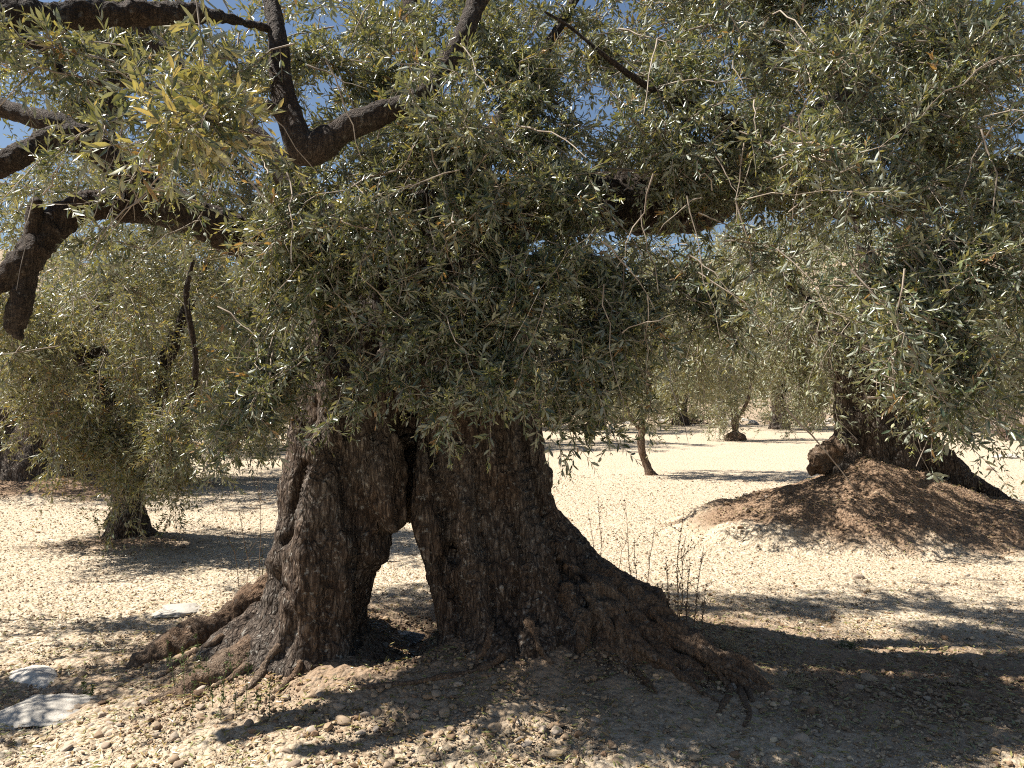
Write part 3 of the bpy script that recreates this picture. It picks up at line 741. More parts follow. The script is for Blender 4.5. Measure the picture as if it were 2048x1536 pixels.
# the rest of the crown, above and beside the picture
rg = np.random.default_rng(77)
P = ball(rg, 950, .45) * np.array([4.6, 3.4, 2.0]) + np.array([-.2, 5.0, 4.0])
q = proj(P)
inside = (q[:, 0] > -90) & (q[:, 0] < 2140) & (q[:, 1] > -60)
ok = ~inside & (P[:, 1] > 1.6) & (P[:, 2] > 1.9 + .35 * np.abs(P[:, 0] + .3) * 0)
cl = fbm(P * 1.3, 2, 44) > -.02
P = np.concatenate([P[ok & cl], np.stack([rg.uniform(-5.4, -2.7, 230), rg.uniform(3.45, 4.7, 230), rg.uniform(1.9, 3.7, 230)], -1), np.stack([rg.uniform(-6.6, -3.2, 170), rg.uniform(4.9, 5.6, 170), rg.uniform(1.7, 3.4, 170)], -1)])  # two unseen blocks of sprays added at left to shade the ground
q = proj(P); P = P[~((q[:, 0] > -60) & (q[:, 0] < 2140) & (q[:, 1] > -60))]
P = P[~(lit_zone(P) & (rg.random(len(P)) < .93))]; P = P[~shades_flank(P, .45)]; P = P[~(shades_lit(P) & (rg.random(len(P)) < .85))]
d = nrm(nrm(P - np.array([-.4, 4.9, 2.8])) + rg.normal(0, .5, P.shape) + np.array([0, 0, -.3]))
Ls = rg.uniform(.4, .8, len(P))
fr.sprays(P - d * Ls[:, None] * .5, d, Ls, rg, twigs=8, nl=10, leaf=.085, tl=(.15, .32), twig_tubes=False, stem_r=.005, wfac=1.15)
rg = np.random.default_rng(66)
nb_ = 110; kk = np.linspace(0, 1, 7)
b0 = np.stack([at(u, v, y) for u, v, y in zip(np.concatenate([rg.normal(860, 210, 60), rg.normal(1600, 260, 32), rg.normal(300, 160, 18)]), np.concatenate([rg.normal(430, 150, 60), rg.normal(380, 150, 32), rg.normal(260, 110, 18)]), np.concatenate([rg.uniform(3.45, 3.9, 60), rg.uniform(3.2, 3.7, 32), rg.uniform(2.7, 3.3, 18)]))])
dd_ = nrm(np.stack([rg.normal(0, .7, nb_), rg.normal(-.2, .4, nb_), rg.normal(-.5, .6, nb_)], -1)); ll_ = rg.uniform(.18, .5, (nb_, 1, 1))
bp = b0[:, None] + dd_[:, None] * ll_ * kk[None, :, None] + np.array([0, 0, -1.]) * ll_ * (kk ** 2)[None, :, None] * rg.uniform(-.1, .7, (nb_, 1, 1)) + rg.normal(0, .018, (nb_, 7, 3)) * ll_
fo.tubes.append((bp, .0024 * (1.2 - .8 * kk)[None] * rg.uniform(.7, 1.7, (nb_, 1)), 5))
for i_, (tp, tr_, sd_) in enumerate(fr.tubes):
    qq = proj(tp); k = ~((qq[..., 0] > -30) & (qq[..., 0] < 2080) & (qq[..., 1] > -20)).any(1)
    fr.tubes[i_] = (tp[k], tr_[k], sd_)
for i_, (b, *rest) in enumerate(fr.L):
    qq = proj(b); k = ~((qq[:, 0] > -30) & (qq[:, 0] < 2080) & (qq[:, 1] > -20))
    fr.L[i_] = (b[k], *[np.asarray(r_)[k] for r_ in rest])
fo.build('crown', M_LEAF, old, detail=2, origin=OLD0)
fr.build('crown', M_LEAF, old, detail=0, origin=OLD0)
fo.build_buds('flower_buds', old, origin=OLD0)
print('LEAVES main', sum(len(x[0]) for x in fo.L), 'outer', sum(len(x[0]) for x in fr.L))

# ------------------------------------------------------------------ other trees
def crown_sprays(f, blobs, rg, leaf=.07, twigs=8, nl=12, Ls=(.4, .8), down=.5, tint0=.35, center=None, tl=(.14, .32), **kw):
    for (cx, cy, cz, rx, ry, rz, n) in blobs:
        nc = max(4, n // 8)
        ctr = ball(rg, nc, .3)
        c = ctr[rg.integers(0, nc, n)] + rg.normal(0, .13, (n, 3))
        P = np.array([cx, cy, cz]) + c * np.array([rx, ry, rz])
        d = nrm(nrm(c) * .8 + rg.normal(0, .5, (n, 3)) + np.array([0, 0, -down]))
        L_ = rg.uniform(Ls[0], Ls[1], n)
        f.sprays(P - d * L_[:, None] * .4, d, L_, rg, twigs=twigs, nl=nl, leaf=leaf, tint0=tint0, tl=tl, **kw)

# right hand tree on its mound
rt = empty('olive_tree', (*at(1755, 940, 9.5)[:2], float(gz(4.5, 9.5))))
R0 = np.array(rt.location); tag(rt, 'old olive with a round burl at its foot on top of the steep brown mound', 'tree')
wood('trunk', [S((1700, 960, 9.3, 34), (1698, 880, 9.3, 27), (1695, 800, 9.3, 24), (1685, 740, 9.3, 26), (1670, 640, 9.4, 24)),
               S((1745, 965, 9.2, 40), (1740, 880, 9.2, 36), (1735, 800, 9.25, 34), (1735, 730, 9.3, 34), (1760, 600, 9.4, 30)),
               S((1800, 970, 9.4, 42), (1785, 880, 9.4, 36), (1775, 800, 9.4, 34), (1775, 720, 9.4, 34), (1800, 600, 9.5, 26)),
               S((1770, 960, 9.8, 60), (1760, 860, 9.8, 55), (1750, 760, 9.7, 50)),
               S((1740, 900, 9.5, 50), (1740, 800, 9.5, 48), (1740, 700, 9.5, 45)),
               S((1790, 800, 9.5, 36), (1815, 860, 9.4, 40), (1850, 905, 9.35, 42), (1895, 945, 9.3, 34), (1940, 975, 9.2, 18)),
               S((1770, 860, 9.3, 44), (1790, 920, 9.2, 44), (1810, 965, 9.1, 34)), S((1700, 880, 9.25, 34), (1690, 930, 9.2, 36), (1680, 960, 9.1, 30)),
               S((1715, 850, 9.15, 22), (1718, 830, 9.12, 20))], M_BARK, rt, voxel=.028, disp=((2.5, .05), (7, .035), (16, .015)), zscale=.35, origin=R0)
wood('root', [S((1830, 900, 9.4, 22), (1880, 925, 9.35, 22), (1930, 955, 9.25, 16), (1985, 985, 9.1, 9), (2040, 1012, 9.0, 5))], M_BARK, rt, voxel=.022, disp=((4, .04), (12, .02)), zscale=.8, origin=R0)
wood('burl', [S((1628, 948, 9.1, 8), (1630, 925, 9.1, 13), (1642, 908, 9.12, 18), (1660, 900, 9.15, 20), (1682, 895, 9.2, 20)), S((1640, 945, 9.08, 10), (1655, 928, 9.1, 17), (1680, 925, 9.15, 20)), S((1668, 955, 9.1, 9), (1672, 935, 9.08, 12), (1690, 915, 9.15, 16))],
     M_ROOT, rt, voxel=.016, disp=((6, .05), (14, .035), (32, .012)), zscale=1, origin=R0)
for pts in (((1690, 760, 9.3, 20), (1640, 640, 9.2, 16), (1570, 560, 9.0, 11), (1500, 520, 8.8, 6)),
            ((1790, 740, 9.4, 22), (1860, 620, 9.4, 16), (1950, 540, 9.2, 11), (2050, 500, 9.0, 6)),
            ((1740, 720, 9.4, 24), (1740, 560, 9.6, 18), (1720, 420, 9.8, 12), (1700, 280, 10., 6))):
    limb_mesh('limb', L(*pts), M_LIMB, rt, origin=R0)
f = Foliage(); rg = np.random.default_rng(11)
crown_sprays(f, [(4.3, 9.6, 3.3, 2.4, 1.9, 1.1, 240), (4.9, 8.9, 2.3, 1.7, 1.2, .75, 150), (6.2, 9.2, 2.4, 1.0, 1.3, .9, 80), (2.9, 9.2, 2.5, .9, 1.1, .75, 60), (4.2, 10.2, 4.3, 2.0, 1.8, .8, 110), (2.1, 8.7, 2.6, 1.0, .9, .7, 60), (3.3, 8.1, 2.5, 1.1, .7, .6, 60), (4.5, 8.4, 2.25, 1.3, .6, .4, 50), (5.9, 8.5, 1.85, .8, .6, .45, 30), (1.5, 9.6, 2.9, .9, .9, .7, 50)], rg, leaf=.075)
f.build('crown', M_LEAF_FAR, rt, detail=1, origin=R0)

# small leaning tree at the left whose crown hangs almost to the ground
st = empty('olive_tree', (*at(262, 1078, 8.3)[:2], float(gz(-4.1, 8.3))))
T0 = np.array(st.location); tag(st, 'small olive with a short black stub of trunk under a curtain of hanging foliage', 'tree')
wood('trunk', [S((255, 1095, 8.3, 40), (255, 1050, 8.3, 33), (255, 1000, 8.35, 30), (250, 930, 8.4, 30), (230, 820, 8.5, 26), (190, 700, 8.6, 20)),
               S((222, 1090, 8.25, 18), (238, 1040, 8.3, 16), (240, 1000, 8.3, 15)),
               S((310, 1088, 8.25, 12), (288, 1062, 8.3, 18), (275, 1020, 8.35, 20), (272, 960, 8.4, 22), (300, 860, 8.5, 18), (330, 760, 8.5, 12))], M_BARK, st, voxel=.02, disp=((4, .04), (11, .025), (26, .01)), zscale=.5, origin=T0)
limb_mesh('branch', L((300, 880, 7.9, 14), (322, 858, 7.7, 9), (352, 828, 7.6, 7), (384, 790, 7.55, 6), (391, 740, 7.5, 6), (388, 690, 7.5, 6), (378, 640, 7.5, 6), (372, 585, 7.5, 5), (385, 520, 7.5, 4)), M_LIMB, st, origin=T0, sides=8)
limb_mesh('limb', L((230, 820, 8.5, 24), (150, 700, 8.4, 18), (60, 600, 8.2, 12), (-60, 540, 8.0, 8)), M_LIMB, st, origin=T0)
limb_mesh('limb', L((300, 860, 8.5, 18), (340, 700, 8.6, 14), (400, 560, 8.8, 9), (450, 450, 9.0, 6)), M_LIMB, st, origin=T0)
f = Foliage(); rg = np.random.default_rng(12)
def ib(px, py, Y, rx, ry, rY, n):
    c = at(px, py, Y); return (c[0], c[1], c[2], rx * Y / F, rY, ry * Y / F, n)
crown_sprays(f, [ib(230, 610, 8.2, 260, 140, 1.3, 230), ib(260, 900, 7.7, 85, 85, .5, 52), ib(150, 770, 7.9, 170, 80, .8, 85), ib(380, 770, 7.7, 110, 110, .6, 62), ib(310, 850, 7.5, 70, 50, .4, 22),
                 ib(470, 700, 8.3, 110, 130, .7, 60), ib(30, 640, 8.2, 160, 130, 1.0, 80), ib(220, 420, 8.5, 280, 120, 1.3, 120), ib(108, 880, 7.4, 26, 30, .2, 6), ib(305, 940, 7.6, 45, 35, .3, 10), ib(245, 950, 7.7, 45, 25, .3, 8)], rg, leaf=.066, Ls=(.3, .62), tint0=.5, down=.7)
f.build('crown', M_LEAF, st, detail=1, origin=T0)

# massive tree at the far left
lt = empty('olive_tree', (-7.9, 12.8, float(gz(-7.9, 12.8))))
L0 = np.array(lt.location); tag(lt, 'massive dark olive trunk on a low mound at the left edge of the grove', 'tree')
wood('trunk', [S((-40, 960, 12.4, 60), (-10, 900, 12.5, 50), (40, 840, 12.7, 40), (90, 770, 12.8, 36)),
               S((50, 975, 12.3, 60), (70, 900, 12.5, 52), (110, 820, 12.8, 44), (130, 740, 13, 36)),
               S((130, 970, 12.4, 44), (140, 900, 12.6, 40), (150, 820, 12.8, 40), (140, 740, 13, 36)),
               S((195, 970, 12.5, 30), (190, 900, 12.6, 26), (185, 830, 12.8, 26), (170, 760, 13, 26)),
               S((60, 930, 13.2, 90), (100, 840, 13.2, 80), (120, 750, 13.2, 60))], M_BARK, lt, voxel=.04, disp=((2, .08), (5, .05), (12, .02)), zscale=.4, origin=L0)
for pts in (((90, 780, 12.8, 30), (20, 690, 12.6, 22), (-60, 620, 12.4, 14)), ((140, 760, 13, 30), (180, 640, 13.2, 20), (240, 540, 13.3, 12)), ((180, 780, 13, 22), (235, 810, 12.9, 16), (262, 790, 12.8, 9))):
    limb_mesh('limb', L(*pts), M_LIMB, lt, origin=L0)
f = Foliage(); rg = np.random.default_rng(13)
crown_sprays(f, [ib(100, 560, 12.8, 300, 160, 2.2, 260), ib(-30, 720, 12.2, 120, 90, 1.0, 70), ib(330, 660, 12.8, 130, 150, 1.4, 110), ib(300, 820, 12.6, 90, 60, .8, 34), ib(150, 380, 13, 240, 120, 2, 120)], rg, leaf=.09, Ls=(.5, .9), tl=(.18, .4), tint0=.5, twigs=7, nl=12)
f.build('crown', M_LEAF_FAR, lt, detail=0, origin=L0)

# young trees
yt = empty('young_olive_tree', at(1296, 948, 14.9)); Y0 = np.array(yt.location)
tag(yt, 'slender young olive with one thin bent bare stem standing on open gravel', 'tree')
limb_mesh('trunk', L((1302, 958, 14.9, 16), (1296, 938, 14.9, 9), (1283, 900, 14.9, 7.5), (1283, 860, 14.9, 8), (1289, 820, 14.9, 7), (1298, 760, 14.9, 7), (1302, 690, 14.9, 6), (1310, 600, 14.9, 4)), M_YOUNG, yt, origin=Y0, bumpy=.15)
limb_mesh('branch', L((1283, 862, 14.9, 6), (1270, 848, 14.9, 4), (1258, 825, 14.9, 3), (1250, 780, 14.9, 2)), M_YOUNG, yt, origin=Y0, sides=6)
f = Foliage(); rg = np.random.default_rng(14)
crown_sprays(f, [ib(1310, 650, 14.9, 130, 130, 1.2, 100), ib(1390, 740, 14.7, 90, 90, .9, 60), ib(1240, 740, 14.9, 70, 80, .7, 30), ib(1330, 520, 15, 120, 80, 1, 50)], rg, leaf=.09, Ls=(.4, .8), tint0=.45, twigs=7, nl=12)
f.build('crown', M_LEAF_FAR, yt, detail=0, origin=Y0)
y2 = empty('young_olive_tree', at(1470, 880, 25.8)); Y0 = np.array(y2.location)
tag(y2, 'young olive with a straight stem in a small earth cone far back on the gravel', 'tree')
limb_mesh('trunk', L((1472, 888, 25.8, 15), (1471, 872, 25.8, 9), (1470, 850, 25.8, 7), (1468, 815, 25.8, 7), (1466, 770, 25.8, 6), (1460, 680, 25.8, 5)), M_YOUNG, y2, origin=Y0, bumpy=.15)
limb_mesh('branch', L((1470, 838, 25.8, 5), (1486, 820, 25.8, 4), (1498, 790, 25.8, 3), (1505, 740, 25.8, 2)), M_YOUNG, y2, origin=Y0, sides=6)
cone = bmesh.new(); bmesh.ops.create_icosphere(cone, subdivisions=3, radius=1)
for v in cone.verts:
    n_ = 1 + .2 * float(vnoise(np.array([[v.co.x * 3, v.co.y * 3, v.co.z * 3]]), 4)[0]); v.co = Vector((v.co.x * .38 * n_, v.co.y * .38 * n_, max(-.1, v.co.z * .3 * n_)))
me = bpy.data.meshes.new('root_collar'); cone.to_mesh(me); cone.free(); me.materials.append(M_ROOT); link_mesh('root_collar', me, y2)
f = Foliage(); rg = np.random.default_rng(15)
crown_sprays(f, [ib(1480, 690, 25.8, 130, 110, 2.0, 130), ib(1560, 760, 25.5, 70, 60, 1.2, 40), ib(1420, 780, 25.6, 60, 50, 1.0, 26)], rg, leaf=.13, Ls=(.6, 1.1), tl=(.25, .5), tint0=.5, twigs=7, nl=10, stem_r=.008)
f.build('crown', M_LEAF_FAR, y2, detail=0, origin=Y0)

# olive trees further back in the grove: one is built, the others copy it
proto = empty('olive_tree', (0, 0, 0))
wood('trunk', [[(0, 0, -.1, .42), (.03, 0, .5, .32), (-.05, 0, 1.1, .28), (-.3, .05, 1.8, .18)], [(.3, .1, -.1, .2), (.15, .1, .5, .2), (.2, .05, 1.2, .2), (.6, 0, 2.0, .14)], [(-.3, -.1, -.1, .16), (-.1, -.05, .5, .18), (0, 0, 1.0, .2)]],
     M_BARK, proto, voxel=.05, disp=((3, .06), (8, .03)), zscale=.5)
for pts in ([(-.25, .05, 1.6, .16), (-.9, .1, 2.4, .1), (-1.6, 0, 2.9, .05)], [(.5, 0, 1.8, .14), (1.1, -.2, 2.6, .1), (1.8, -.3, 3.1, .05)], [(0, 0, 1.2, .18), (.1, .4, 2.4, .12), (.2, .6, 3.6, .05)]):
    limb_mesh('limb', pts, M_LIMB, proto)
f = Foliage(); rg = np.random.default_rng(16)
crown_sprays(f, [(0, 0, 3.1, 2.6, 2.4, 1.3, 210), (-1.5, -.6, 1.9, 1.3, 1.3, .9, 75), (1.5, -.4, 1.9, 1.3, 1.4, .9, 75), (0, -1.3, 1.9, 1.6, 1.0, .8, 70), (0, .3, 4.3, 1.6, 1.6, .7, 60)], rg, leaf=.13, Ls=(.6, 1.1), tl=(.22, .45), twigs=7, nl=10, stem_r=.008, tint0=.45)
f.build('crown', M_LEAF_FAR, proto, detail=0)
def copy_tree(o):
    r = o.copy(); COL.objects.link(r)
    for ch in o.children:
        c = ch.copy(); COL.objects.link(c); c.parent = r
    return r
spots = [(-6.3, 14.2, .85, .3, 'olive behind the hanging foliage, its broad shadow reaching to the arched trunk'),
         (-8.0, 21.5, 1.0, 1.7, 'back row olive just left of the arched trunk, above a dark strip of shade'),
         (-3.4, 22.5, 1.05, 2.9, 'back row olive hidden behind the upper part of the arched trunk'),
         (.6, 24.0, 1.0, 4.4, 'back row olive between the arched trunk and the slender bent young tree'),
         (3.6, 33.0, 1.1, 5.2, 'distant olive behind the slender bent young tree'),
         (11.8, 34.0, 1.1, .9, 'distant olive behind the burl tree, left of its trunk'),
         (17.5, 31.0, 1.15, 2.2, 'distant olive at the right edge above the pile of dry brush'),
         (-15.5, 27.0, 1.1, 3.6, 'distant olive behind the massive dark trunk'),
         (-11.8, 33.0, 1.15, 5.9, 'distant olive seen above the crown of the small stub-trunk tree'),
         (-.8, 35.0, 1.2, 1.2, 'farthest olive straight behind the arched trunk'),
         (8.2, 37.5, 1.1, 4.0, 'farthest olive behind the young tree with the earth cone')]
for i, (x, y, s, a, lab) in enumerate(spots):
    o = proto if i == 0 else copy_tree(proto)
    o.location = (x, y, float(gz(x, y)) - .05); o.rotation_euler = (0, 0, a); o.scale = (s, s, s * random.uniform(.92, 1.1))
    tag(o, lab, 'tree', 'olive trees further back in the grove')

# wooded hill
rg = np.random.default_rng(21)
f = Foliage()
n = 1500
hx = rg.uniform(-75, 75, n); hy = 44 + 85 * rg.random(n) ** 1.3
sz = rg.uniform(1.0, 2.6, n)
nb = 80
c = ball(rg, n * nb, .5).reshape(n, nb, 3)
Pc = np.stack([hx, hy, gz(hx, hy) + sz * .8], -1)[:, None] + c * sz[:, None, None] * np.array([1, 1, .9])
d = nrm(c + rg.normal(0, .6, c.shape)); nn = nrm(nrm(c) + rg.normal(0, .5, c.shape) + np.array([0, 0, .5])); nn = nrm(nn - (nn * d).sum(-1, keepdims=True) * d)
tt = np.clip(rg.normal(.4, .2, (n, 1)) + rg.normal(0, .12, (n, nb)), 0, 1)
f.leaves(Pc.reshape(-1, 3), d.reshape(-1, 3), nn.reshape(-1, 3), (rg.uniform(.3, .6, (n, nb)) * sz[:, None] ** .4).ravel(), (rg.uniform(.14, .26, (n, nb)) * sz[:, None] ** .4).ravel(), tt.ravel())
o = f.build('hillside_woods', M_WOODS, None, detail=0); tag(o, 'soft green scrub and trees covering the hill behind the grove', 'woods', kind='stuff')

# ------------------------------------------------------------------ stones
def stone_mesh(name, seed, flat=.6, sub=3, material=M_STONE, rough=.22, crag=0.0):
    bm = bmesh.new(); bmesh.ops.create_icosphere(bm, subdivisions=sub, radius=1)
    V = np.array([v.co[:] for v in bm.verts])
    r_ = np.random.default_rng(seed)
    d = 1 + rough * vnoise(V * 1.1 + seed * 3.7, seed) + .12 * vnoise(V * 2.6 + seed, seed + 1) + .05 * vnoise(V * 6 + seed, seed + 2)
    V = V * d[:, None]
    for k in range(10):                      # knock facets off
        nrm_ = nrm(r_.normal(size=3)); lim = r_.uniform(.5, .82)
        s = V @ nrm_; V = V - np.where(s > lim, (s - lim) * (1 - .15), 0)[:, None] * nrm_
    if crag: V = V * (1 + crag * fbm(V * 3.3 + seed, 4, seed + 5))[:, None] + nrm(V) * (crag * .35 * fbm(V * 9, 3, seed + 8))[:, None]
    V[:, 2] *= flat
    for v, p in zip(bm.verts, V): v.co = p
    me = bpy.data.meshes.new(name); bm.to_mesh(me); bm.free()
    me.materials.append(material); me.polygons.foreach_set('use_smooth', np.ones(len(me.polygons), bool))
    a = me.attributes.new('tint', 'FLOAT', 'POINT'); a.data.foreach_set('value', np.full(len(me.vertices), r_.random(), np.float32))
    return me
SM = [stone_mesh('stone', 50 + k, flat=random.uniform(.42, .75), sub=2 if k > 5 else 3) for k in range(12)]
WM = [stone_mesh('rock', 80 + k, flat=.5, sub=5, material=M_WHITE, rough=.45, crag=.10) for k in range(4)]
def ground_at(px, py):
    Y = EYE * F / (py - HZ)
    for _ in range(14):
        x = (px - 1024) / F * Y; Y = (EYE - float(gz(x, Y))) * F / (py - HZ)
    x = (px - 1024) / F * Y
    return x, Y, float(gz(x, Y))
def rock(px, py, wpx, me, label, cat='rock', name='rock', sy=.7, sz=1.0, rz=0.0, sink=.25, group=None):
    x, y, z = ground_at(px, py); s = wpx * y / F / 2
    o = link_mesh(name, me); o.location = (x, y, z + s * sz * .3 * (1 - 2 * sink)); o.rotation_euler = (0, 0, rz) if me in WM else (random.uniform(-.1, .1), random.uniform(-.1, .1), rz)
    o.scale = (s, s * sy, s * sz); tag(o, label, cat, group); return o
rock(88, 1418, 230, WM[0], 'large flat white limestone slab half buried at the lower left edge of the picture', sz=.36, sy=1.0, sink=.5, rz=.9)
rock(78, 1350, 150, WM[1], 'long pale rock lying just above the large white slab', sz=.5, sy=.6, sink=.4, rz=2.6)
rock(362, 1222, 130, WM[2], 'thin white rock in the speckled shade left of the arched trunk', sz=.28, sy=.8, sink=.5, rz=1.2)
rock(815, 1276, 72, WM[3], 'grey white boulder seen through the arch of the trunk', sz=.8, sy=.7, sink=.2)
rock(770, 1292, 16, SM[3], 'small white upright stone left of the boulder behind the arch', name='stone', cat='stone', sz=1.5)
rock(730, 1325, 24, SM[1], 'orange tan stone at the left foot inside the arch', name='stone', cat='stone', sz=1.2)
rock(2010, 916, 60, WM[0], 'white rock lying on the gravel below the dry brush', sz=.5)
rock(1975, 940, 30, SM[2], 'tan stone on bright gravel right of the burl tree', name='stone', cat='stone')
rock(1600, 1480, 36, SM[4], 'chunky tan stone with a flat lit face in the deep shade at the lower right', name='stone', cat='stone', sz=1.2)
rock(1115, 1450, 40, SM[5], 'flat ochre stone on the edge of the sunlit patch below the trunk', name='stone', cat='stone', sz=.8)
rock(1134, 1470, 28, SM[6], 'ochre stone just below the flat ochre stone on the sunlit patch', name='stone', cat='stone', sz=.8)
rock(1370, 1455, 30, SM[7], 'rounded brown stone in shade below the right hand root', name='stone', cat='stone')
rock(1730, 1358, 40, SM[8], 'grey mauve block of stone in shade beyond the tip of the right root', name='stone', cat='stone', sz=1.2)
rock(1625, 1463, 22, SM[9], 'blue grey stone in shade beside the chunky tan stone', name='stone', cat='stone', sz=1.2)
rock(1715, 1155, 26, SM[10], 'lone tan stone on the sunny gravel in front of the steep mound', name='stone', cat='stone')
rock(690, 1440, 40, SM[0], 'smooth pale stone among the rubble in front of the arch', name='stone', cat='stone')
rock(1045, 1290, 30, SM[2], 'brown stone wedged against the right leg of the arched trunk', name='stone', cat='stone')
rock(1962, 1062, 22, SM[1], 'yellow stone at the lower right edge of the steep mound', name='stone', cat='stone')
rg = np.random.default_rng(31)
def scatter(n, pxr, pyr, size, label, group):
    for k in range(n):
        px, py = rg.uniform(*pxr), rg.uniform(*pyr)
        x, y, z = ground_at(px, py); s = size * rg.uniform(.55, 1.5) ** 1.3
        o = link_mesh('stone', SM[rg.integers(0, 12)])
        o.location = (x, y, z + s * .22); o.rotation_euler = (rg.uniform(-.3, .3), rg.uniform(-.3, .3), rg.uniform(0, 6.28)); o.scale = (s, s * rg.uniform(.6, .95), s * rg.uniform(.7, 1.1))
        tag(o, label, 'stone', group)
scatter(105, (150, 1000), (1375, 1475), .022, 'small angular stone in the rubble strip in front of the arched trunk', 'stones in the rubble strip before the trunk')
scatter(55, (1020, 1640), (1430, 1536), .021, 'small stone in the shade below the right hand root', 'stones in the shade below the right root')
scatter(70, (1420, 2048), (1220, 1440), .022, 'small stone on shaded ground to the right of the root tip', 'stones on the shaded ground at right')
scatter(40, (0, 420), (1390, 1530), .021, 'small stone beside the white slabs at the lower left', 'stones around the white slabs')
scatter(22, (560, 1040), (1490, 1536), .018, 'small pale stone on the sunlit ground at the bottom', 'stones on the sunlit patch')

scatter(40, (1440, 2040), (985, 1090), .03, 'small stone lying on the flank of the steep brown mound', 'stones on the steep mound')
# pebbles nobody could count
def pebbles():
    rg = np.random.default_rng(41)
    def spread(n, y0, y1, pw):
        Y = y0 * (y1 / y0) ** (rg.random(n) ** pw)
        X = (rg.uniform(-120, 2170, n) - 1024) / F * Y
        return X, Y
    X, Y = spread(95000, 3.1, 15, 1.0)
    n = len(X)
    s = .0042 * (Y / 4) ** .45 * np.exp(rg.normal(0, .42, n))
    sa = soil_and_shade(X, Y)
    keep = rg.random(n) < (.75 + .25 * (sa > .3))
    X, Y, s = X[keep], Y[keep], s[keep]; n = len(X)
    X2, Y2 = spread(16000, 3.15, 9.5, 1.0)
    k2 = rg.random(len(X2)) < np.clip(soil_and_shade(X2, Y2) * 1.6 - .25, .015, 1)
    X2, Y2 = X2[k2], Y2[k2]; s2 = .0095 * np.exp(rg.normal(0, .4, len(X2)))
    X, Y, s = np.concatenate([X, X2]), np.concatenate([Y, Y2]), np.concatenate([s, s2]); n = len(X)
    t = (1 + 5 ** .5) / 2
    ico = nrm(np.array([(-1, t, 0), (1, t, 0), (-1, -t, 0), (1, -t, 0), (0, -1, t), (0, 1, t), (0, -1, -t), (0, 1, -t), (t, 0, -1), (t, 0, 1), (-t, 0, -1), (-t, 0, 1)], float))
    fc = np.array([(0, 11, 5), (0, 5, 1), (0, 1, 7), (0, 7, 10), (0, 10, 11), (1, 5, 9), (5, 11, 4), (11, 10, 2), (10, 7, 6), (7, 1, 8), (3, 9, 4), (3, 4, 2), (3, 2, 6), (3, 6, 8), (3, 8, 9), (4, 9, 5), (2, 4, 11), (6, 2, 10), (8, 6, 7), (9, 8, 1)])
    V = ico[None] * rg.uniform(.62, 1.25, (n, 12, 1)) * np.stack([rg.uniform(.8, 1.4, n), rg.uniform(.6, 1, n), rg.uniform(.45, .85, n)], -1)[:, None]
    a = rg.uniform(0, 6.28, n); c, si = np.cos(a)[:, None], np.sin(a)[:, None]
    V = np.stack([V[..., 0] * c - V[..., 1] * si, V[..., 0] * si + V[..., 1] * c, V[..., 2]], -1) * s[:, None, None]
    V = V + np.stack([X, Y, gz(X, Y) + s * .25 + .004], -1)[:, None]
    Fc = (np.arange(n) * 12)[:, None, None] + fc[None]
    me = np_mesh('gravel', V.reshape(-1, 3), [Fc.reshape(-1, 3)], [M_PEBBLE], None, np.repeat(rg.random(n) * (1 - .75 * np.clip(soil_and_shade(X, Y) * 1.3, 0, 1)), 12), smooth_faces=False)  # pebbles browner on soil, also darkened in colour within the shade patch
    tag(link_mesh('gravel', me), 'fine pale gravel and pebbles strewn over the earth', 'gravel', kind='stuff')
pebbles()
# fallen leaves and dry grass bits
def litter():
    rg = np.random.default_rng(43); f = Foliage()
    n = 22000
    Y = 3.2 * 4.2 ** rg.random(n); X = (rg.uniform(-100, 2150, n) - 1024) / F * Y
    k = rg.random(n) < np.clip(soil_and_shade(X, Y) * 1.5 + .06, 0, 1)
    X, Y = X[k], Y[k]; n = len(X)
    a = rg.uniform(0, 6.28, n); d = nrm(np.stack([np.cos(a), np.sin(a), rg.normal(0, .15, n)], -1))
    nn = nrm(np.array([0, 0, 1.]) + rg.normal(0, .3, (n, 3))); nn = nrm(nn - (nn * d).sum(-1, keepdims=True) * d)
    f.leaves(np.stack([X, Y, gz(X, Y) + .012 + .006 * rg.random(n)], -1), d, nn, rg.uniform(.03, .06, n), rg.uniform(.006, .012, n), rg.uniform(.75, 1, n))
    tag(f.build('fallen_leaves', M_LEAF, None, detail=1), 'dry brown olive leaves littering the soil under the trees', 'leaf litter', kind='stuff')
litter()

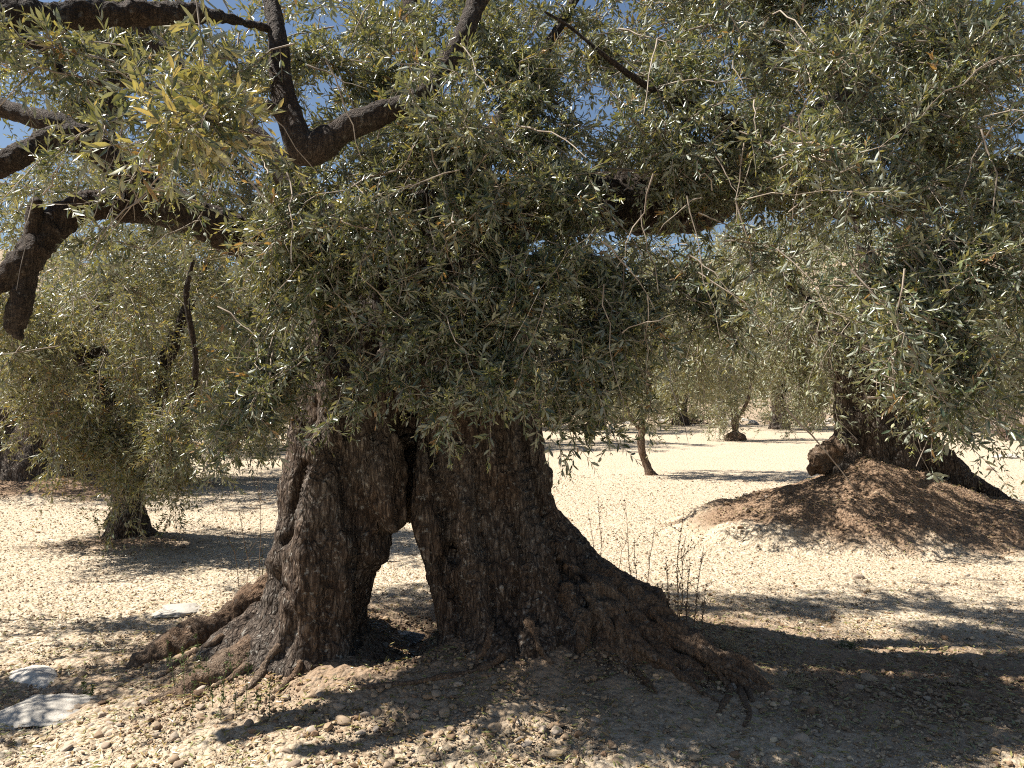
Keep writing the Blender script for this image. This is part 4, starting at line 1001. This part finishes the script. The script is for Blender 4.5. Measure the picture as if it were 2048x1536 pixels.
# ------------------------------------------------------------------ weeds
def stalk(px, py, hpx, label, group, material=M_DRY, lean=0.0, side=6, green=False, n_buds=16, r=.0028, leafy=.018, cat='weed', name='dry_weed'):
    x, y, z = ground_at(px, py) if py > HZ + 60 else (*at(px, py, 5)[:2], 0)
    h = hpx * y / F
    o = empty(name, (x, y, z)); tag(o, label, cat, group)
    rg_ = np.random.default_rng(int(px * 13 + py * 7))
    K = 7; t = np.linspace(0, 1, K)
    P = np.stack([lean * h * t ** 1.4 + rg_.normal(0, .012, K) * h, rg_.normal(0, .012, K) * h, h * t - .02], -1)
    V, q = tubes(P[None], (r * (1.1 - .75 * t))[None], 5)
    stems = [(V, q)]
    lb, ld = [], []
    for k in range(side):
        u = rg_.uniform(.15, .85); b = np.array([np.interp(u, t, P[:, j]) for j in range(3)])
        dd = nrm(np.array([rg_.normal(), rg_.normal(), rg_.uniform(.8, 1.8)])); l = h * rg_.uniform(.08, .28)
        PP = b[None] + dd[None] * (np.linspace(0, 1, 4) * l)[:, None]
        stems.append(tubes(PP[None], (r * .5 * np.array([1, .8, .6, .4]))[None], 4))
        for w in (.4, .7, 1.0): lb.append(b + dd * l * w); ld.append(dd)
    for k in range(n_buds):
        u = rg_.uniform(.2, 1); lb.append(np.array([np.interp(u, t, P[:, j]) for j in range(3)])); ld.append(np.array([0, 0, 1.]))
    V = np.concatenate([s[0] for s in stems]); off = np.cumsum([0] + [len(s[0]) for s in stems[:-1]])
    me = np_mesh('stem', V, [np.concatenate([s[1] + o_ for s, o_ in zip(stems, off)])], [material]); link_mesh('stem', me, o)
    lb, ld = np.repeat(np.array(lb), 2, 0), np.repeat(np.array(ld), 2, 0)
    d = nrm(ld * .5 + rg_.normal(size=lb.shape)); nn = nrm(np.cross(d, rg_.normal(size=lb.shape)))
    V, F3, F4, ti = Foliage.leaf_arrays([(lb, d, nn, rg_.uniform(.5, 1.2, len(lb)) * leafy, rg_.uniform(.3, .6, len(lb)) * leafy, rg_.uniform(0, .5, len(lb)))], 1)
    me = np_mesh('leaves', V, [F3, F4], [M_WEED if green else material], None, ti); link_mesh('leaves', me, o)
    return o
gR = 'dry weeds behind the right hand root'
for (px, py, h, ln) in ((1192, 1165, 118, -.1), (1205, 1170, 150, -.05), (1232, 1165, 85, .2), (1262, 1200, 170, -.06), (1272, 1215, 120, -.02), (1292, 1190, 130, .12), (1335, 1245, 115, -.03), (1342, 1252, 70, -.1),
                        (1352, 1255, 200, .06), (1360, 1258, 160, .03), (1372, 1255, 120, .05), (1385, 1262, 145, .12), (1402, 1268, 90, .1), (1330, 1235, 60, -.25)):
    stalk(px, py, h * 1.22, 'thin dry brown weed stalk standing in sun behind the right root', gR, lean=ln, r=.0036)
gL = 'tall thin weeds beside the left leg of the trunk'
for (px, py, h, ln) in ((518, 1225, 300, .03), (500, 1200, 230, -.12), (484, 1195, 190, -.2), (520, 1210, 130, .05)):
    stalk(px, py, h, 'tall thin grey green weed stalk rising beside the lit left leg of the trunk', gL, lean=ln, side=4, n_buds=12, r=.003, leafy=.016, green=True)
gW = 'low green weeds on the left roots'
for (px, py, h) in ((352, 1380, 110), (372, 1395, 120), (405, 1352, 95), (430, 1415, 115), (448, 1400, 90), (475, 1425, 130), (500, 1430, 140), (385, 1430, 80), (540, 1432, 95), (520, 1440, 70), (445, 1440, 70), (170, 1390, 45), (186, 1393, 40)):
    stalk(px, py, h, 'low thin green weed growing among the roots left of the trunk', gW, lean=random.uniform(-.15, .15), green=True, material=M_WEED, side=3, n_buds=7, leafy=.02, r=.0018)
gS = 'suckers at the foot of the small stub-trunk olive'
for (px, py, h, ln) in ((205, 1085, 75, -.3), (215, 1088, 60, -.1), (312, 1080, 60, .3), (322, 1078, 45, .4), (228, 1086, 90, -.15)):
    stalk(px, py, h, 'thin leafy sucker at the foot of the small stub-trunk olive', gS, lean=ln, green=True, side=5, n_buds=14, leafy=.03, r=.003, name='sucker_shoot', cat='shoot')
# tufts: grass right, dry grass among the roots
def tuft(px, py, h, n, label, material, spread_=.5, cat='grass tuft'):
    x, y, z = ground_at(px, py); rg_ = np.random.default_rng(int(px + py)); hh = h * y / F
    K = 5; t = np.linspace(0, 1, K)
    d = nrm(np.stack([rg_.normal(0, spread_, n), rg_.normal(0, spread_, n), np.ones(n)], -1))
    b = np.stack([rg_.normal(0, hh * .35, n), rg_.normal(0, hh * .2, n), np.full(n, -.01)], -1)
    P = b[:, None] + d[:, None] * (t * hh)[None, :, None] * rg_.uniform(.5, 1.1, (n, 1, 1)) + np.stack([d[:, 0], d[:, 1], -.3 * np.ones(n)], -1)[:, None] * (t ** 2 * hh * .5)[None, :, None]
    V, q = tubes(P, .0016 * (1.1 - t)[None] * np.ones((n, 1)), 3)
    o = link_mesh('grass_tuft', np_mesh('grass_tuft', V, [q], [material])); o.location = (x, y, z); tag(o, label, cat); return o
tuft(1690, 1290, 26, 60, 'small tuft of green grass in a patch of sun on the right', M_WEED)
tuft(985, 1318, 55, 12, 'few dry grass blades leaning against the right leg of the trunk', M_STRAW, .9)
tuft(130, 985, 26, 60, 'green tuft of grass at the foot of the left mound', M_WEED)
tuft(1560, 1365, 50, 90, 'mat of fine dry grass below the tip of the right root', M_STRAW, 1.2)
tuft(1440, 1290, 55, 80, 'dry grass hanging over the back of the right root', M_STRAW, 1.1)
tuft(1810, 985, 30, 40, 'dry grass tuft growing on the steep mound', M_STRAW, .9)

# dry brush at the right edge, low shrubs along the bank
def shrub(name, px, py, w, h, material, label, n=160, cat='shrub', leafmat=None, group=None, Y=None):
    x, y, z = ground_at(px, py) if Y is None else ((px - 1024) / F * Y, Y, float(gz((px - 1024) / F * Y, Y)))
    o = empty(name, (x, y, z)); tag(o, label, cat, group); rg_ = np.random.default_rng(int(px * 3 + py))
    W, H = w * y / F, h * y / F
    K = 4; t = np.linspace(0, 1, K)
    e = np.stack([rg_.normal(0, .5, n) * W, rg_.normal(0, .4, n) * W, rg_.uniform(.3, 1.1, n) * H], -1)
    P = e[:, None] * t[None, :, None] + np.stack([rg_.normal(0, .15 * W, n), rg_.normal(0, .12 * W, n), 0 * t[0] * np.ones(n)], -1)[:, None] + rg_.normal(0, .05 * H, (n, K, 3)) * t[None, :, None]
    V, q = tubes(P, np.array([.012, .009, .006, .003])[None] * np.ones((n, 1)) * (y / 26) ** .5, 3)
    link_mesh('branches', np_mesh('branches', V, [q], [material]), o)
    if leafmat:
        m_ = n * 14
        u = rg_.uniform(.3, 1, m_); j = rg_.integers(0, n, m_)
        b = P[j, 0] + (P[j, -1] - P[j, 0]) * u[:, None] + rg_.normal(0, .04, (m_, 3))
        d = nrm(rg_.normal(size=(m_, 3))); nn = nrm(np.cross(d, rg_.normal(size=(m_, 3))))
        V, F3, F4, ti = Foliage.leaf_arrays([(b, d, nn, rg_.uniform(.08, .16, m_), rg_.uniform(.03, .06, m_), rg_.uniform(0, 1, m_))], 0)
        link_mesh('leaves', np_mesh('leaves', V, [F4], [leafmat], None, ti), o)
    return o
shrub('dry_brush', 2020, 880, 50, 60, M_BRUSH, 'heap of bare dry brushwood at the right edge beyond the steep mound', 260, 'brushwood')
shrub('dry_brush', 1930, 862, 45, 30, M_BRUSH, 'low row of dry twigs on the stony strip behind the burl tree', 200, 'brushwood')
gB = 'bushes along the stony bank behind the grove'
for (px, w, h, g) in ((1380, 70, 45, 1), (1560, 60, 30, 1), (1620, 50, 36, 0), (1890, 60, 40, 1), (1980, 70, 60, 1), (1250, 60, 40, 1), (1100, 60, 40, 1), (620, 60, 35, 1), (420, 60, 40, 1), (560, 50, 35, 0)):
    shrub('bush', px, 845, w, h, M_BRUSH, 'green bush on the stony bank behind the grove' if g else 'greyish half dry bush on the stony bank behind the grove', 120, 'bush', M_WOODS if g else None, gB if g else 'half dry bushes on the stony bank', Y=39.5)
rg = np.random.default_rng(51)
for k in range(46):
    px = rg.uniform(1180, 2048); Y_ = rg.uniform(36.5, 42); x = (px - 1024) / F * Y_
    s = rg.uniform(.10, .34); o = link_mesh('rock', WM[rg.integers(0, 4)] if k % 3 else SM[rg.integers(0, 6)]); o.location = (x, Y_, float(gz(x, Y_)) + s * .15); o.scale = (s * 1.4, s, s * 1.2); o.rotation_euler = (0, 0, rg.uniform(0, 6.28))
    tag(o, 'pale rock in the rough stone row at the far edge of the gravel', 'rock', 'rocks along the far edge of the gravel')

# ------------------------------------------------------------------ light, sky, camera
w = bpy.data.worlds.new('World'); scene.world = w; w.use_nodes = True
nt = w.node_tree; nt.nodes.clear()
sky = nt.nodes.new('ShaderNodeTexSky'); sky.sky_type = 'NISHITA'; sky.sun_disc = False
elev = math.asin(SUN[2]); sky.sun_elevation = elev; sky.sun_rotation = math.atan2(SUN[0], SUN[1])
sky.altitude = 100; sky.air_density = 1.0; sky.dust_density = .6; sky.ozone_density = 1.6
bg = nt.nodes.new('ShaderNodeBackground'); bg.inputs[1].default_value = .05
ow = nt.nodes.new('ShaderNodeOutputWorld')
nt.links.new(sky.outputs[0], bg.inputs[0]); nt.links.new(bg.outputs[0], ow.inputs[0])
sl = bpy.data.lights.new('sun', 'SUN'); sl.energy = 5.0; sl.angle = math.radians(.53); sl.color = (1, .955, .88)
so = bpy.data.objects.new('sun', sl); COL.objects.link(so); so.location = (-6, 3, 9)
so.rotation_euler = Vector([float(v) for v in -SUN]).to_track_quat('-Z', 'Y').to_euler()

cam = bpy.data.cameras.new('camera'); co = bpy.data.objects.new('camera', cam); COL.objects.link(co)
cam.sensor_width = 36; cam.lens = 36 * F / 2048; cam.clip_end = 2000; cam.clip_start = .05
co.location = (0, 0, EYE); co.rotation_euler = (math.radians(90) + math.atan((HZ - 768) / F), 0, 0)
scene.camera = co
vs = scene.view_settings; vs.view_transform = 'Standard'; vs.look = 'None'; vs.exposure = 1.1; vs.gamma = 1
scene.render.engine = 'CYCLES'
cy = scene.cycles; cy.max_bounces = 4; cy.diffuse_bounces = 1; cy.glossy_bounces = 1; cy.transmission_bounces = 2; cy.use_denoising = False; cy.denoiser = 'OPENIMAGEDENOISE'; cy.denoising_input_passes = 'RGB_ALBEDO_NORMAL'; cy.denoising_prefilter = 'NONE'
cy.sample_clamp_indirect = 6; cy.filter_width = 1.1
